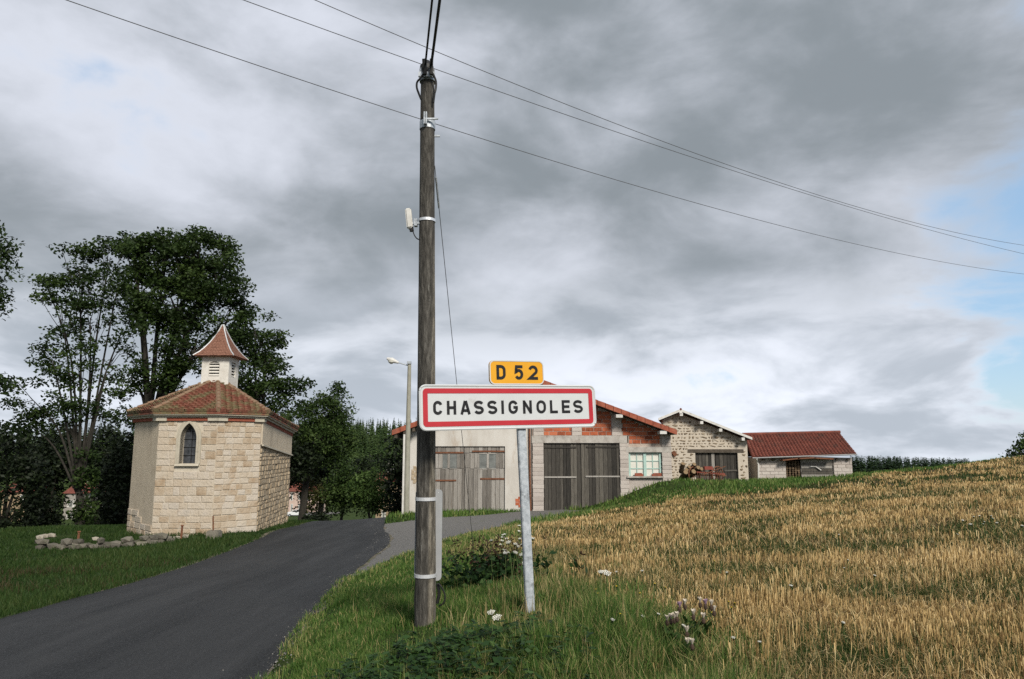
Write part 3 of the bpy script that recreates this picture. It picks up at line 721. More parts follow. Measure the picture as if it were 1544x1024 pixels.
    fr.box((xw0 + .09, D + .09, z1_ - .06), (xcw - .07, D + .155, z1_)).box((xcw + .07, D + .09, z1_ - .06), (xw1 - .09, D + .155, z1_))
    fr.build('window_frame', m_green, wf)
    for a, b in ((xw0 + .09, xcw - .07), (xcw + .07, xw1 - .09)):
        g = MB(); g.box(((a + b) / 2 - .02, D + .125, z0_), ((a + b) / 2 + .02, D + .15, z1_ - .06))
        for k in (1, 2): zz = z0_ + (z1_ - .06 - z0_) * k / 3; g.box((a, D + .127, zz - .02), (b, D + .148, zz + .02))
        g.build('glazing_bar', m_green, wf)
    sill = MB().box((xw0 - .12, D - .12, zwb - .07), (xw1 + .06, D + .15, zwb - .005)).build('window_sill', m_conc, wf)
    # roof
    ov, yf = .55, D - .75
    exl, exr = xl - .62, xr + .12
    rk2 = lambda x: zp + .16 - abs(x - xp) * (zp - zr) / (xr - xp)
    rf = MB()
    for xe in (exl, exr):
        rf.prism([(xp, yf, rk2(xp)), (xe, yf, rk2(xe)), (xe, yf, rk2(xe) - .14), (xp, yf, rk2(xp) - .14)], (0, depth + 1.2, 0))
    r = rf.build('roof', m_wood, t)
    tl = MB()
    for xe, sg in ((exl, -1), (exr, 1)):
        L_ = abs(xe - xp) / math.cos(math.atan((zp - zr) / (xr - xp))); rows = int(L_ / .36)
        for k in range(rows):
            xa, xb = xp + (xe - xp) * k / rows, xp + (xe - xp) * (k + 1.06) / rows
            yy = yf - .02
            while yy < D + depth + .4:
                tl.prism([(xa, yy, rk2(xa) + .015), (xb, yy, rk2(xb) + .05), (xb, yy, rk2(xb) + .085), (xa, yy, rk2(xa) + .05)], (0, .5, 0)); yy += .52
    tag(tl.build('roof_tiles', m_tileR, r), kind='stuff')
    # rake tiles, one after the other down both verges
    for xe in (exr, exl):
        k = 18
        for i in range(k):
            xa, xb = xp + (xe - xp) * i / k, xp + (xe - xp) * (i + 1.05) / k
            MB().prism([(xa, yf - .05, rk2(xa) + .09), (xb, yf - .05, rk2(xb) + .10), (xb, yf - .05, rk2(xb) - .14), (xa, yf - .05, rk2(xa) - .15)], (0, .046, 0)).build('rake_tile', m_rake, r)
    for px, py in ((935, 624), (1001, 649)):
        xx = X(px, yf); zz = rk2(xx) - .27; MB().box((xx - .16, yf - .03, zz - .08), (xx + .16, D, zz + .07)).build('purlin', m_whitep, r)
    for px in (868, 745, 680): 
        xx = X(px, yf); zz = rk2(xx) - .25; MB().box((xx - .09, yf + .05, zz - .09), (xx + .09, D, zz + .08)).build('purlin', m_wood, r)
    for k in range(3):
        xx = exl + .16 + k * .42; MB().box((xx - .06, yf + .02, rk2(xx) - .34), (xx + .06, D + depth, rk2(xx) - .15)).build('purlin', m_wood, r)
    # loose clay tiles piled on the sill
    for j, (p0, p1) in enumerate(((955, 969), (977, 996))):
        tt = thing('tile_pile', ['low pile of red roof tiles on the left half of the window sill', 'low pile of red roof tiles on the right half of the window sill'][j], 'tiles', 'roof tiles on the window sill')
        for k in range(9):
            a = X(p0) + random.uniform(0, X(p1) - X(p0) - .25); lay = k // 3; zz = zwb + .002 + lay * .05
            MB().box((a, D - .11 + random.uniform(0, .03), zz), (a + .26, D + .05, zz + .045)).build('tile', m_rake, tt)
barn()

# ------------------------------------------------------------------ rubble stone barn behind
m_rubm = mat('barn_pointing', [(.42, .365, .295), (.51, .455, .38)], scale=4, bump=.6, bscale=24)
m_rubs = mat('barn_rubble', [(.085, .06, .038), (.17, .125, .08), (.27, .215, .15), (.38, .33, .26)], scale=5, bump=.7, bscale=20, rand=.8)
def rubble_mesh(seed):
    r = random.Random(seed); n = r.choice((5, 6, 7)); a = sorted(r.uniform(0, 2 * math.pi) * .35 + 2 * math.pi * i / n for i in range(n))
    ring = [(.5 * math.cos(q) * r.uniform(.75, 1.1), .5 * math.sin(q) * r.uniform(.75, 1.1)) for q in a]
    v = [(x, .5, z) for x, z in ring] + [(x * .96, -.1, z * .96) for x, z in ring] + [(x * .7, -.5 + r.uniform(-.1, .1), z * .7) for x, z in ring]
    f = [(b + i, b + (i + 1) % n, b + n + (i + 1) % n, b + n + i) for b in (0, n) for i in range(n)] + [tuple(2 * n + i for i in range(n))]
    me = bpy.data.meshes.new('rubble_stone'); me.from_pydata(v, [], f); bm = bmesh.new(); bm.from_mesh(me); bmesh.ops.recalc_face_normals(bm, faces=bm.faces); bm.to_mesh(me); bm.free(); me.materials.append(m_rubs); return me
RUB = [rubble_mesh(i) for i in range(9)]
def stone_barn():
    t = thing('stone_barn', 'rubble stone barn with white bargeboards standing behind the brick barn', 'barn')
    D = 40.; X = lambda px: P(px, 680, D).x; Zp = lambda py: P(772, py, D).z
    xl, xr, xp = X(1001), X(1127), X(1025); zp, zr = Zp(623), Zp(664); zl = zp - (xp - xl) * .40
    zb = Zp(726) - .6; sl = (zp - zr) / (xr - xp)
    rk = lambda x: zp - abs(x - xp) * sl
    dx0, dx1, dzt, dzb = X(1048), X(1112), Zp(683), Zp(727)
    mb = MB(); Y = (0, .45, 0)
    mb.prism([(xl, D, zb), (dx0, D, zb), (dx0, D, rk(dx0)), (xp, D, zp), (xl, D, rk(xl))], Y)
    mb.prism([(dx0, D, dzt), (dx1, D, dzt), (dx1, D, rk(dx1)), (dx0, D, rk(dx0))], Y)
    mb.prism([(dx1, D, zb), (xr, D, zb), (xr, D, rk(xr)), (dx1, D, rk(dx1))], Y)
    w = mb.build('wall', m_rubm, t)
    MB().prism([(xr - .45, D + .45, zb), (xr, D + .45, zb), (xr, D + .45, zr), (xr - .45, D + .45, zr)], (2.0, 8.5, 0)).build('side_wall', m_rubm, t)
    # stones showing through the pointing
    z = zb + .7; st_ = []
    while z < zp - .1:
        h = random.uniform(.11, .19); x = xl + .04 + random.uniform(0, .1)
        while x < xr - .1:
            big = x > X(1113) and z < Zp(672)
            wd = random.choice((.10, .15, .24, .36)) * random.uniform(.8, 1.2) * (1.5 if big else 1); xm = x + wd / 2
            if z + h < rk(xm) - .10 and not (dx0 - .05 < x + wd and x < dx1 + .05 and z < dzt + .22) and x + wd < xr - .01:
                st_.append((xm, z + h / 2, wd, h * (random.uniform(.5, .95) if not big else .95)))
            x += wd + random.uniform(.01, .06)
        z += h + random.uniform(.005, .03)
    st_.sort(key=lambda q: -q[2] * q[3]); rest = MB()
    for k, (xm, zm, wd, hh) in enumerate(st_):
        if k < 290:
            o = bpy.data.objects.new('rubble_stone', RUB[k % 9]); COL.objects.link(o); o.parent = w; o.location = (xm, D - .004, zm); o.scale = (wd, .05, hh); o.rotation_euler = (0, random.uniform(-.2, .2), 0)
        else: rest.prism([(xm - wd / 2, D + .01, zm - hh * .3), (xm - wd * .1, D + .01, zm - hh / 2), (xm + wd / 2, D + .01, zm - hh * .2), (xm + wd * .3, D + .01, zm + hh / 2), (xm - wd * .4, D + .01, zm + hh * .4)], (0, -.03, 0))
    tag(rest.build('small_rubble', m_rubs, w), kind='stuff')
    MB().box((X(1037), D - .03, dzt + .02), (X(1121), D + .2, dzt + .20)).build('lintel', m_wood, t)
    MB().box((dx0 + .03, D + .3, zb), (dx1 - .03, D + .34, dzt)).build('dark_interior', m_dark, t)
    xc = X(1079)
    for a, b in ((dx0, xc), (xc, dx1)):
        dr = MB().box((a + .01, D + .18, dzb), (b - .01, D + .2, dzt)).build('door', m_wdark, t)
        planks(dr, a + .01, b - .01, dzb, dzt - .01, D + .18, m_wdark, .2)
    MB().box((X(1073), D + .10, dzb), (X(1077.5), D + .14, dzt)).build('door_post', m_wgrey, t)
    MB().bar((X(1092), D + .11, Zp(710)), (X(1112), D + .11, Zp(709.5)), .03, .08).build('door_batten', m_wdark, t)
    MB().bar((X(1014), D - .05, Zp(681)), (X(1018.5), D - .05, Zp(687)), .12, .2).build('stub_beam', m_rust, t)
    # roof with white bargeboards
    yf = D - .5; rk2 = lambda x: zp + .17 - abs(x - xp) * sl; exl, exr = xl - .35, xr + .12
    r = MB()
    for xe in (exl, exr): r.prism([(xp, yf, rk2(xp)), (xe, yf, rk2(xe)), (xe, yf, rk2(xe) - .09), (xp, yf, rk2(xp) - .09)], (2.3, 10, 0))
    ro = r.build('roof', m_tileR, t)
    for xe in (exl, exr): MB().prism([(xp, yf - .04, rk2(xp) + .03), (xe, yf - .04, rk2(xe) + .03), (xe, yf - .04, rk2(xe) - .10), (xp, yf - .04, rk2(xp) - .10)], (0, .036, 0)).build('bargeboard', m_whitep, ro)
    MB().tube([(xp, yf - .06, rk2(xp) + .02), (xp + 2.3, yf + 10, rk2(xp) + .0)], .06, 8).build('ridge_tile', m_tileR, ro)
    for px in (1026, 1056, 1084, 1117):
        xx = X(px); zz = rk2(xx) - .24; MB().box((xx - .08, yf - .02, zz - .09), (xx + .08, D, zz + .07)).build('purlin', m_whitep, ro)
    MB().box((xp - .08, yf - .06, rk2(xp) - .22), (xp + .08, yf - .045, rk2(xp) - .1)).build('ridge_block', m_whitep, ro)
stone_barn()

# ------------------------------------------------------------------ low shed with the bright red roof
m_galvg = mat('dull_gutter', [(.20, .20, .20), (.30, .30, .30)], scale=8, bump=.1, rough=.6, metal=.3)
def shed():
    t = thing('shed', 'low concrete block shed with bright red pantile roof', 'shed')
    D = 44.; X = lambda px: P(px, 690, D).x; Zp = lambda py: P(772, py, D).z
    x0, x1 = X(1141), X(1284); zt = Zp(690.5); zb = Zp(724) - .7
    op0, op1, sl0, sl1 = X(1184), X(1207), X(1207.5), X(1256)
    zo = Zp(693); zpb = Zp(719)
    mb = MB()
    mb.box((x0, D, zb), (op0, D + .2, zt)).box((op0, D, zo), (sl1, D + .2, zt)).box((sl1, D, zb), (x1, D + .2, zt)).box((op0, D, zb), (sl1, D + .2, zpb - .2))
    w = mb.build('wall', m_cblock, t)
    z = zb + .4; row = 0
    while z < zt - .02:
        h = min(.2, zt - z); x = x0 + (row % 2) * -.25
        while x < x1:
            a, b = max(x, x0), min(x + .5, x1)
            for u, v in (((a, min(b, op0)), (max(a, sl1), b)) if z + h > zpb - .2 and z < zo else ((a, b),)):
                if v - u > .06: block('concrete_block', m_cblock, ((u + v) / 2, D + .0, z + h / 2), (v - u - .015, .05, h - .015), 0, w)
            x += .5
        z += .2; row += 1
    sw = MB().box((x0, D + .2, zb), (x0 + .2, D + 4.6, zt)).build('side_wall', m_cblock, t)
    MB().box((x1 - .2, D + .2, zb), (x1, D + 4.6, zt)).build('side_wall', m_cblock, t)
    MB().box((x0, D + 4.6, zb), (x1, D + 4.8, zt)).build('side_wall', m_cblock, t)
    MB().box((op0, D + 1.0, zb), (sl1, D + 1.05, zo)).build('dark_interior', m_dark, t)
    MB().box((x0 - .03, D + 1.3, zb + .6), (x0 - .004, D + 2.2, zt - .35)).build('side_door', m_whitep, t)
    # board panel in the opening, each board a piece
    bp = MB().box((sl0, D + .1, zpb - .2), (sl1, D + .12, zo)).build('board_panel', m_wgrey, t)
    z = zpb - .2
    for k in range(7):
        h = (zo - zpb + .2) / 7; MB().box((sl0 + random.uniform(0, .06), D + .06, z + .012), (sl1 - random.uniform(0, .08), D + .1, z + h - .012)).build('board', m_wgrey if k not in (2, 3) else m_wdark, bp); z += h
    MB().bar(P(1230, 703.5, D - .02), P(1238, 709, D - .02), .05, .05).bar(P(1222, 703.5, D - .02), P(1231, 703.5, D - .02), .04, .04).build('propped_stick', m_whitep, t)
    m_fire = mat('firewood', [(.045, .03, .018), (.11, .075, .045), (.17, .12, .075)], scale=12, bump=.6, rand=.8)
    # stacked firewood fills the doorway
    for r in range(9):
        for c in range(5):
            xx = op0 + .10 + c * (op1 - op0 - .2) / 4; zz = zpb - .12 + r * (zo - zpb + .1) / 9
            MB().tube([(xx, D + .05 + random.uniform(0, .1), zz), (xx, D + .5, zz)], random.uniform(.055, .085), 7).build('firewood', m_fire, t)
    # rusty sheets along the top
    for (p0, p1, y0, y1) in ((1178, 1203, 694, 691), (1200, 1228, 691.5, 690), (1225, 1254, 690.5, 692)):
        MB().bar(P(p0, y0, D - .30), P(p1, y1, D - .30), .55, .07).build('rusty_sheet', m_rust, t)
    # roof
    EL, ER, RL, RR = P(1134, 689.5, 43.6), P(1291, 684, 43.6), P(1120.5, 656.5, 45.9), P(1265.5, 653, 45.9)
    RL.z = RL.z; r = MB()
    r.prism([EL, ER, RR, RL], (0, 0, -.08)); BL, BR = EL + Vector((-.0, 4.9, 0)), ER + Vector((0, 4.9, 0)); BL.z = EL.z; BR.z = ER.z
    r.prism([RL + Vector((0, .01, 0)), RR + Vector((0, .01, 0)), BR, BL], (0, 0, -.08))
    ro = r.build('roof', m_tileR, t)
    tl = MB(); nx, nr = 30, 9
    nn = (ER - EL).cross(RL - EL).normalized(); nn = nn if nn.z > 0 else -nn
    for i in range(nx):
        for j in range(nr):
            c = lambda u, v, h: EL.lerp(ER, u).lerp(RL.lerp(RR, u), v) + nn * h
            u0, u1, v0, v1 = i / nx, (i + 1) / nx, j / nr - .006, (j + 1.04) / nr; du = u1 - u0
            prof = [(0, .0), (.18, .05), (.36, .075), (.54, .05), (.68, .0), (.98, .0)]
            jz = random.uniform(0, .008)
            lo = [c(u0 + du * a, v0, b + .05 + jz) for a, b in prof]; hi = [c(u0 + du * a, v1, b + .012) for a, b in prof]; fl = [c(u0 + du * a, v0, -.02) for a, b in prof]
            n = len(prof); tl.add(lo + hi + fl, [(k, k + 1, n + k + 1, n + k) for k in range(n - 1)] + [(2 * n + k, 2 * n + k + 1, k + 1, k) for k in range(n - 1)])
    tag(tl.build('roof_tiles', m_tileR, ro), kind='stuff')
    MB().tube([RL + Vector((-.05, 0, .06)), RR + Vector((.05, 0, .06))], .10, 8).build('ridge_tile', m_tileR, ro)
    MB().tube([EL + Vector((0, -.08, -.05)), ER + Vector((0, -.08, -.05))], .042, 8).build('gutter', m_galvg, t)
    MB().tube([EL + Vector((.25, -.08, -.08)), P(1141.5, 697, 43.85), P(1143.5, 700, 43.85), P(1143.8, 726, 43.85)], .05, 8).build('downpipe', m_whitep, t)
    for px in (1150, 1164, 1260, 1277): MB().box((X(px) - .06, D - .2, zt - .14), (X(px) + .06, D, zt - .02)).build('rafter_end', m_wood, t)
shed()

# ------------------------------------------------------------------ town sign
m_signw = mat('sign_white', [(.47, .485, .49), (.53, .545, .55)], scale=3, bump=0, rough=.4, spec=.4, stain=(.40, .40, .385), sscale=7, sth=(.55, .80))
m_signr = mat('sign_red', [(.37, .018, .028), (.43, .026, .036)], scale=4, bump=0, rough=.35, spec=.4)
m_signy = mat('sign_yellow', [(.60, .28, .010), (.68, .33, .014)], scale=4, bump=0, rough=.35, spec=.4)
m_signk = mat('sign_black', [(.006, .006, .007), (.010, .010, .011)], scale=4, bump=0, rough=.5)
m_galv = mat('galvanised_steel', [(.28, .31, .34), (.40, .43, .46), (.50, .53, .56)], scale=22, detail=3, bump=.1, rough=.5, metal=.35, stain=(.24, .26, .28), sscale=9, sth=(.52, .62))
m_alu = mat('bare_aluminium', [(.30, .31, .32), (.38, .39, .40)], scale=5, bump=0, rough=.55, metal=.2)

def stroke_letter(ch, h, w):
    """polylines (u right, v up) of the road-sign alphabet in a box w x h, centre lines inset by half a stroke"""
    s = h * .2; a = s / 2; x0, x1, y0, y1 = a, w - a, a, h - a; cx, cy = w / 2, h / 2; rx, ry = (x1 - x0) / 2, (y1 - y0) / 2
    def arc(ox, oy, r1, r2, d0, d1, n=12): return [(ox + r1 * math.cos(R(d0 + (d1 - d0) * i / n)), oy + r2 * math.sin(R(d0 + (d1 - d0) * i / n))) for i in range(n + 1)]
    rr = rx
    if ch == 'C': return [arc(cx, y1 - rr, rr, rr, 15, 180) + arc(cx, y0 + rr, rr, rr, 180, 345)]
    if ch == 'G': return [arc(cx, y1 - rr, rr, rr, 20, 180) + arc(cx, y0 + rr, rr, rr, 180, 360) + [(x1, cy - a * .2)], [(cx + a * .2, cy - a * .2), (x1 + a, cy - a * .2)]]
    if ch == 'O': return [arc(cx, y1 - rr, rr, rr, 0, 180) + arc(cx, y0 + rr, rr, rr, 180, 360) + [(x1, y1 - rr)]]
    if ch == 'H': return [[(x0, 0), (x0, h)], [(x1, 0), (x1, h)], [(x0, cy), (x1, cy)]]
    if ch == 'I': return [[(cx, 0), (cx, h)]]
    if ch == 'L': return [[(x0, h), (x0, y0), (w, y0)]]
    if ch == 'E': return [[(w, y1), (x0, y1), (x0, y0), (w, y0)], [(x0, cy), (w * .92, cy)]]
    if ch == 'N': return [[(x0, 0), (x0, h)], [(x1, 0), (x1, h)], [(x0 + a * .1, h - a * .9), (x1 - a * .1, a * .9)]]
    if ch == 'A': return [[(a * .9, 0), (cx - a * .25, h - .001)], [(w - a * .9, 0), (cx + a * .25, h - .001)], [(w * .22, h * .28), (w * .78, h * .28)]]
    if ch == 'S':
        r1 = (y1 - cy) / 2
        return [arc(cx, y1 - r1, rx, r1, 20, 180, 10) + arc(cx, y1 - r1, rx, r1, 180, 245, 4)[1:] + arc(cx, y0 + r1, rx, r1, 65, 0, 4) + arc(cx, y0 + r1, rx, r1, 0, -160, 10)[1:]]
    if ch == 'D': return [[(x0, y0), (x0, y1), (cx - rx * .1, y1)] + arc(cx - rx * .1, y1 - rr, x1 - cx + rx * .1, rr, 90, 0, 6)[1:] + arc(cx - rx * .1, y0 + rr, x1 - cx + rx * .1, rr, 0, -90, 6) + [(x0 - a, y0)]]
    if ch == '5':
        r = h * .30; return [[(x1 + a * .6, y1), (x0 + a * .6, y1), (x0 + a * .2, cy + h * .03)] + arc(cx, y0 + r - a * .3, rx, r - a * .3, 140, -150, 14)]
    if ch == '2':
        r = h * .28; return [arc(cx, y1 - r + a * .3, rx, r - a * .3, 165, -35, 12) + [(x0, y0), (w, y0)]]
def stroke_mesh(mb, lines, s, place):
    """flat ribbons of width s; place(u,v) -> 3d"""
    for pl in lines:
        pl = [Vector(p) for p in pl]; pl = [p for i, p in enumerate(pl) if i == 0 or (p - pl[i - 1]).length > 1e-5]; n = len(pl); Lf, Rt = [], []
        closed = (pl[0] - pl[-1]).length < 1e-4
        for i in range(n):
            d0 = (pl[i] - pl[i - 1]).normalized() if i else ((pl[-1] - pl[-2]).normalized() if closed else None)
            d1 = (pl[i + 1] - pl[i]).normalized() if i < n - 1 else ((pl[1] - pl[0]).normalized() if closed else None)
            d0 = d0 or d1; d1 = d1 or d0; t = (d0 + d1).normalized(); nm = Vector((-t.y, t.x)); k = 1 / max(.35, nm.dot(Vector((-d1.y, d1.x))))
            Lf.append(pl[i] + nm * s / 2 * k); Rt.append(pl[i] - nm * s / 2 * k)
        V = [place(p.x, p.y) for p in Lf] + [place(p.x, p.y) for p in Rt]
        mb.add(V, [(i + n, i + 1 + n, i + 1, i) for i in range(n - 1)])
def rrect(w, h, r, n=6):
    out = []
    for cx, cy, a in ((w - r, r, -90), (w - r, h - r, 0), (r, h - r, 90), (r, r, 180)):
        for i in range(n + 1): q = R(a + 90 * i / n); out.append((cx + r * math.cos(q), cy + r * math.sin(q)))
    return out
def sign():
    t = thing('town_sign', 'red bordered white place name sign reading CHASSIGNOLES under a yellow D 52 plate', 'road sign')
    DL, DR = 6.57, 7.33
    bl, br = P(634, 648.5, DL), P(898.5, 642.5, DR); tl, tr = P(634, 581, DL), P(894, 582.5, DR)
    u = (br - bl); Wd = u.length; u.normalize(); up0 = ((tl - bl) + (tr - br)) / 2; H = up0.length; up = (up0 - u * up0.dot(u)).normalized(); nrm = u.cross(up)   # towards the viewer
    if nrm.y > 0: nrm = -nrm
    def pl(a, b, o=0.): return bl + u * a + up * b + nrm * o
    def plate(name, outline, o, th, m, parent, org=(0, 0)):
        return MB().prism([pl(org[0] + a, org[1] + b, o) for a, b in outline], -nrm * th).build(name, m, parent)
    bd = plate('board', rrect(Wd, H, .055), 0, .025, m_signw, t)
    # pressed rim along the edge
    MB().tube([pl(a, b, -.004) for a, b in rrect(Wd, H, .055)] + [pl(*rrect(Wd, H, .055)[0], -.004)], .011, 6).build('rim', m_signw, bd)
    e0, e1 = .026, .072
    o_, i_ = [(a + e0, b + e0) for a, b in rrect(Wd - 2 * e0, H - 2 * e0, .035)], [(a + e1, b + e1) for a, b in rrect(Wd - 2 * e1, H - 2 * e1, .004)]
    n = len(o_); MB().add([pl(a, b, .003) for a, b in o_ + i_], [(k, (k + 1) % n, n + (k + 1) % n, n + k) for k in range(n)]).build('red_border', m_signr, bd)
    f = lambda zx: (lambda s: s * DL / (DR - s * (DR - DL)) * Wd)((zx - 62) / (1487 - 62))
    hL = H * .315; z0 = H * .335
    for ch, a, b in zip('CHASSIGNOLES', (168, 280, 390, 500, 610, 723, 782, 900, 1010, 1120, 1217, 1310), (243, 355, 472, 580, 690, 745, 858, 972, 1087, 1183, 1283, 1387)):
        a, b = f(a), f(b); mb = MB(); stroke_mesh(mb, stroke_letter(ch, hL, b - a), hL * .205, lambda p, q_: pl(a + p, z0 + q_, .0035)); mb.build('letter', m_signk, bd)
    # road number plate
    a0, a1 = f(637), f(1080); h2 = (f(1080) - f(637)) * .405; b0 = H + .012
    yp = plate('number_plate', rrect(a1 - a0, h2, .05), .0, .022, m_signy, t, (a0, b0))
    oo, ii = rrect(a1 - a0, h2, .05), [(p + .01, q_ + .01) for p, q_ in rrect(a1 - a0 - .02, h2 - .02, .042)]; n = len(oo)
    MB().add([pl(a0 + p, b0 + q_, .003) for p, q_ in oo + ii], [(k, (k + 1) % n, n + (k + 1) % n, n + k) for k in range(n)]).build('pale_edge', m_signw, yp)
    hd = h2 * .60; zz = b0 + h2 * .205
    for ch, a, b in (('D', 693, 768), ('5', 840, 912), ('2', 955, 1032)):
        a, b = f(a), f(b); mb = MB(); stroke_mesh(mb, stroke_letter(ch, hd, b - a), hd * .2, lambda p, q_: pl(a + p, zz + q_, .0035)); mb.build('letter', m_signk, yp)
    # galvanised post behind the boards; a flange is folded along each edge
    c = f(850 + 40); top = pl(c, b0 + h2 * .92, -.05); base = G(800, 925); base = Vector((base.x + .01, base.y + .03, base.z - .25))
    axis = (top - base).normalized(); pv = MB()
    def post(w0, d0, o0, m, name):
        r_ = u * w0 / 2; d_ = nrm * d0 / 2; c0, c1 = base + nrm * o0, top + nrm * o0
        return MB().add([c0 - r_ - d_, c0 + r_ - d_, c0 + r_ + d_, c0 - r_ + d_, c1 - r_ - d_, c1 + r_ - d_, c1 + r_ + d_, c1 - r_ + d_], [(0, 1, 2, 3), (7, 6, 5, 4), (0, 4, 5, 1), (1, 5, 6, 2), (2, 6, 7, 3), (3, 7, 4, 0)]).build(name, m, t, bevel=.006)
    post(.085, .045, 0, m_galv, 'post')
    for b in (.09, H - .09, H + .09):
        MB().bar(pl(c - .11, b, -.055), pl(c + .11, b, -.055), .062, .03).build('clamp', m_galv, t)
    for b in (.05, H - .05): MB().bar(pl(.06, b, -.03), pl(Wd - .06, b, -.03), .01, .03).build('back_rail', m_alu, t)
sign()

# ------------------------------------------------------------------ wooden utility pole with its fittings
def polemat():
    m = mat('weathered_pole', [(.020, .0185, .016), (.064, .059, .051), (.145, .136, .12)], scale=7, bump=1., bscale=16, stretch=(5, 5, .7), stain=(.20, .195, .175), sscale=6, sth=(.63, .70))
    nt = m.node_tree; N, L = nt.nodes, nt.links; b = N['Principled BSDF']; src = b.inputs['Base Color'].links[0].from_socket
    # the right-hand side of the shaft is tinted lighter, with a sharp edge
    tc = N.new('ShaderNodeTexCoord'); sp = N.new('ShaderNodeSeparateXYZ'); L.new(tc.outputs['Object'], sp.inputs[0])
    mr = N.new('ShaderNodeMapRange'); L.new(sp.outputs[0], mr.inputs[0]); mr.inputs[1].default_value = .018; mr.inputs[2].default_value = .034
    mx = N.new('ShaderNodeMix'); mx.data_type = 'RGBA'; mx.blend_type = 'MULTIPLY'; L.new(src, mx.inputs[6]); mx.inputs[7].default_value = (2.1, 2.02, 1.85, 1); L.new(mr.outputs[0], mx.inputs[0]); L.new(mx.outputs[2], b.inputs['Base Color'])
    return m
m_black = mat('black_rubber', [(.008, .008, .008), (.016, .016, .016)], scale=9, bump=0, rough=.55)
m_wire = mat('dark_wire', [(.06, .06, .062), (.10, .10, .102)], scale=9, bump=0, rough=.5)
m_band = mat('steel_band', [(.62, .63, .65), (.74, .75, .77)], scale=6, bump=0, rough=.35, metal=.5)
def pole():
    t = thing('utility_pole', 'tall weathered wooden utility pole behind the town sign', 'utility pole')
    D = 7.15; top = P(645, 105, D); base = P(641.5, 952, D); base.z = Z(base.x, base.y) - .3
    wd = lambda px: px / F * D
    ax = (top - base); L_ = ax.length
    me = MB(); n = 20; rings = 26; rb, rt = wd(32) / 2 * .99, wd(23) / 2 * .95
    vs_ = []
    for i in range(rings + 1):
        q = i / rings; r0 = rb + (rt - rb) * q ** .9; c = Vector((0, 0, 0)).lerp(ax, q)
        for k in range(n):
            a = 2 * math.pi * k / n; rr = r0 * (1 + .018 * math.sin(3 * a + 5 * q) + random.uniform(-.012, .012)); vs_.append((c.x + rr * math.cos(a), c.y + rr * math.sin(a), c.z))
    fs = [(i * n + k, i * n + (k + 1) % n, (i + 1) * n + (k + 1) % n, (i + 1) * n + k) for i in range(rings) for k in range(n)]
    # pointed top
    vs_.append((ax.x, ax.y, ax.z + .07)); fs += [(rings * n + k, rings * n + (k + 1) % n, len(vs_) - 1) for k in range(n)]
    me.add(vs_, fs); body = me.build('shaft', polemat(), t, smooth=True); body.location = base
    at = lambda py: P(645, py, D).z
    def axp(z): q = (z - base.z) / (top.z - base.z); return base.lerp(top, q)
    def rad(z): q = (z - base.z) / (top.z - base.z); return rb + (rt - rb) * q ** .9
    def collar(name, py, h, m, ex=.006):
        z = at(py); c = axp(z); r0 = rad(z) * 1.02 + ex
        return MB().tube([c + Vector((0, 0, -h / 2)), c + Vector((0, 0, h / 2))], r0, 24).build(name, m, t)
    for py in (752, 867): collar('steel_band', py, .032, m_band)
    collar('steel_band', 333, .028, m_band)
    collar('clamp_ring', 190, .085, m_galv); collar('clamp_ring', 121, .05, m_galv, .012)
    z = at(190); c = axp(z); y0 = -rad(z)
    for dx in (-.02, .0): MB().box((c.x + dx - .006, c.y + y0 - .05, z - .03), (c.x + dx + .006, c.y + y0, z + .10)).build('clamp_lug', m_galv, t)
    MB().bar((c.x - .02, c.y + y0 - .03, z + .03), (c.x + .12, c.y + y0 - .03, z + .03), .016).build('bolt', m_galv, t)
    MB().bar((c.x + .05, c.y, z - .11), (c.x + .13, c.y, z - .11), .018).build('bolt', m_galv, t)
    z = at(121); c = axp(z); y0 = -rad(z)
    MB().box((c.x - .085, c.y + y0 - .04, z - .015), (c.x + .085, c.y + y0 - .012, z + .035)).build('bracket', m_galv, t)
    for dx in (-.06, -.02, .03, .06): MB().bar((c.x + dx, c.y + y0 - .03, z - .02), (c.x + dx, c.y + y0 - .03, z + .08), .014).build('bolt', m_galv, t)
    # cap and black cable clamps at the top
    zc = top.z; MB().tube([(top.x - .01, top.y, zc - .015), (top.x - .01, top.y, zc + .035), (top.x - .005, top.y, zc + .10)], [rt * 1.08, rt * 1.0, .02], 14).build('pole_cap', m_black, t)
    for sx, px in ((-1, 641), (1, 650)):
        c0 = P(px, 104, D - .12); MB().bar(c0 + Vector((0, 0, -.06)), c0 + Vector((.006 * sx, -.03, .09)), .035, .045).build('tension_clamp', m_black, t)
    # drip loops
    loopL = [P(641, 108, D - .12), P(634, 118, D - .11), P(629, 124, D - .1), P(628.5, 132, D - .1), P(631, 140, D - .1), P(635, 150, D - .09)]
    loopR = [P(650, 106, D - .12), P(655, 116, D - .11), P(657.5, 124, D - .1), P(657, 134, D - .1), P(655, 143, D - .1), P(653.5, 155, D - .09)]
    for lp in (loopL, loopR): MB().tube(catm(lp), .011, 7).build('cable_loop', m_black, t)
    # bottom cables
    MB().tube(catm([P(628.5, 745, D - .02), P(628, 800, D - .02), P(627.5, 870, D - .03), P(625.5, 905, D - .03), P(627, 945, D - .03)]), .008, 6).build('cable', m_black, t)
    MB().tube(catm([P(661, 880, D - .03), P(666, 886, D - .03), P(671, 898, D - .03), P(669, 909, D - .03), P(662, 914, D - .02)]), .008, 6).build('cable', m_black, t)
    MB().tube(catm([P(660, 880, D), P(662, 895, D), P(659, 910, D)]), .015, 6).build('cable', m_black, t)
    # grey panel strapped to the far side
    pb = rrect(.262, .86, .04); cB = axp(at(812)); o = Vector((cB.x - .118, cB.y + rad(at(812)) + .02, at(879)))
    MB().prism([o + Vector((a, 0, b)) for a, b in pb], (0, .018, 0)).build('strapped_panel', m_alu, t)
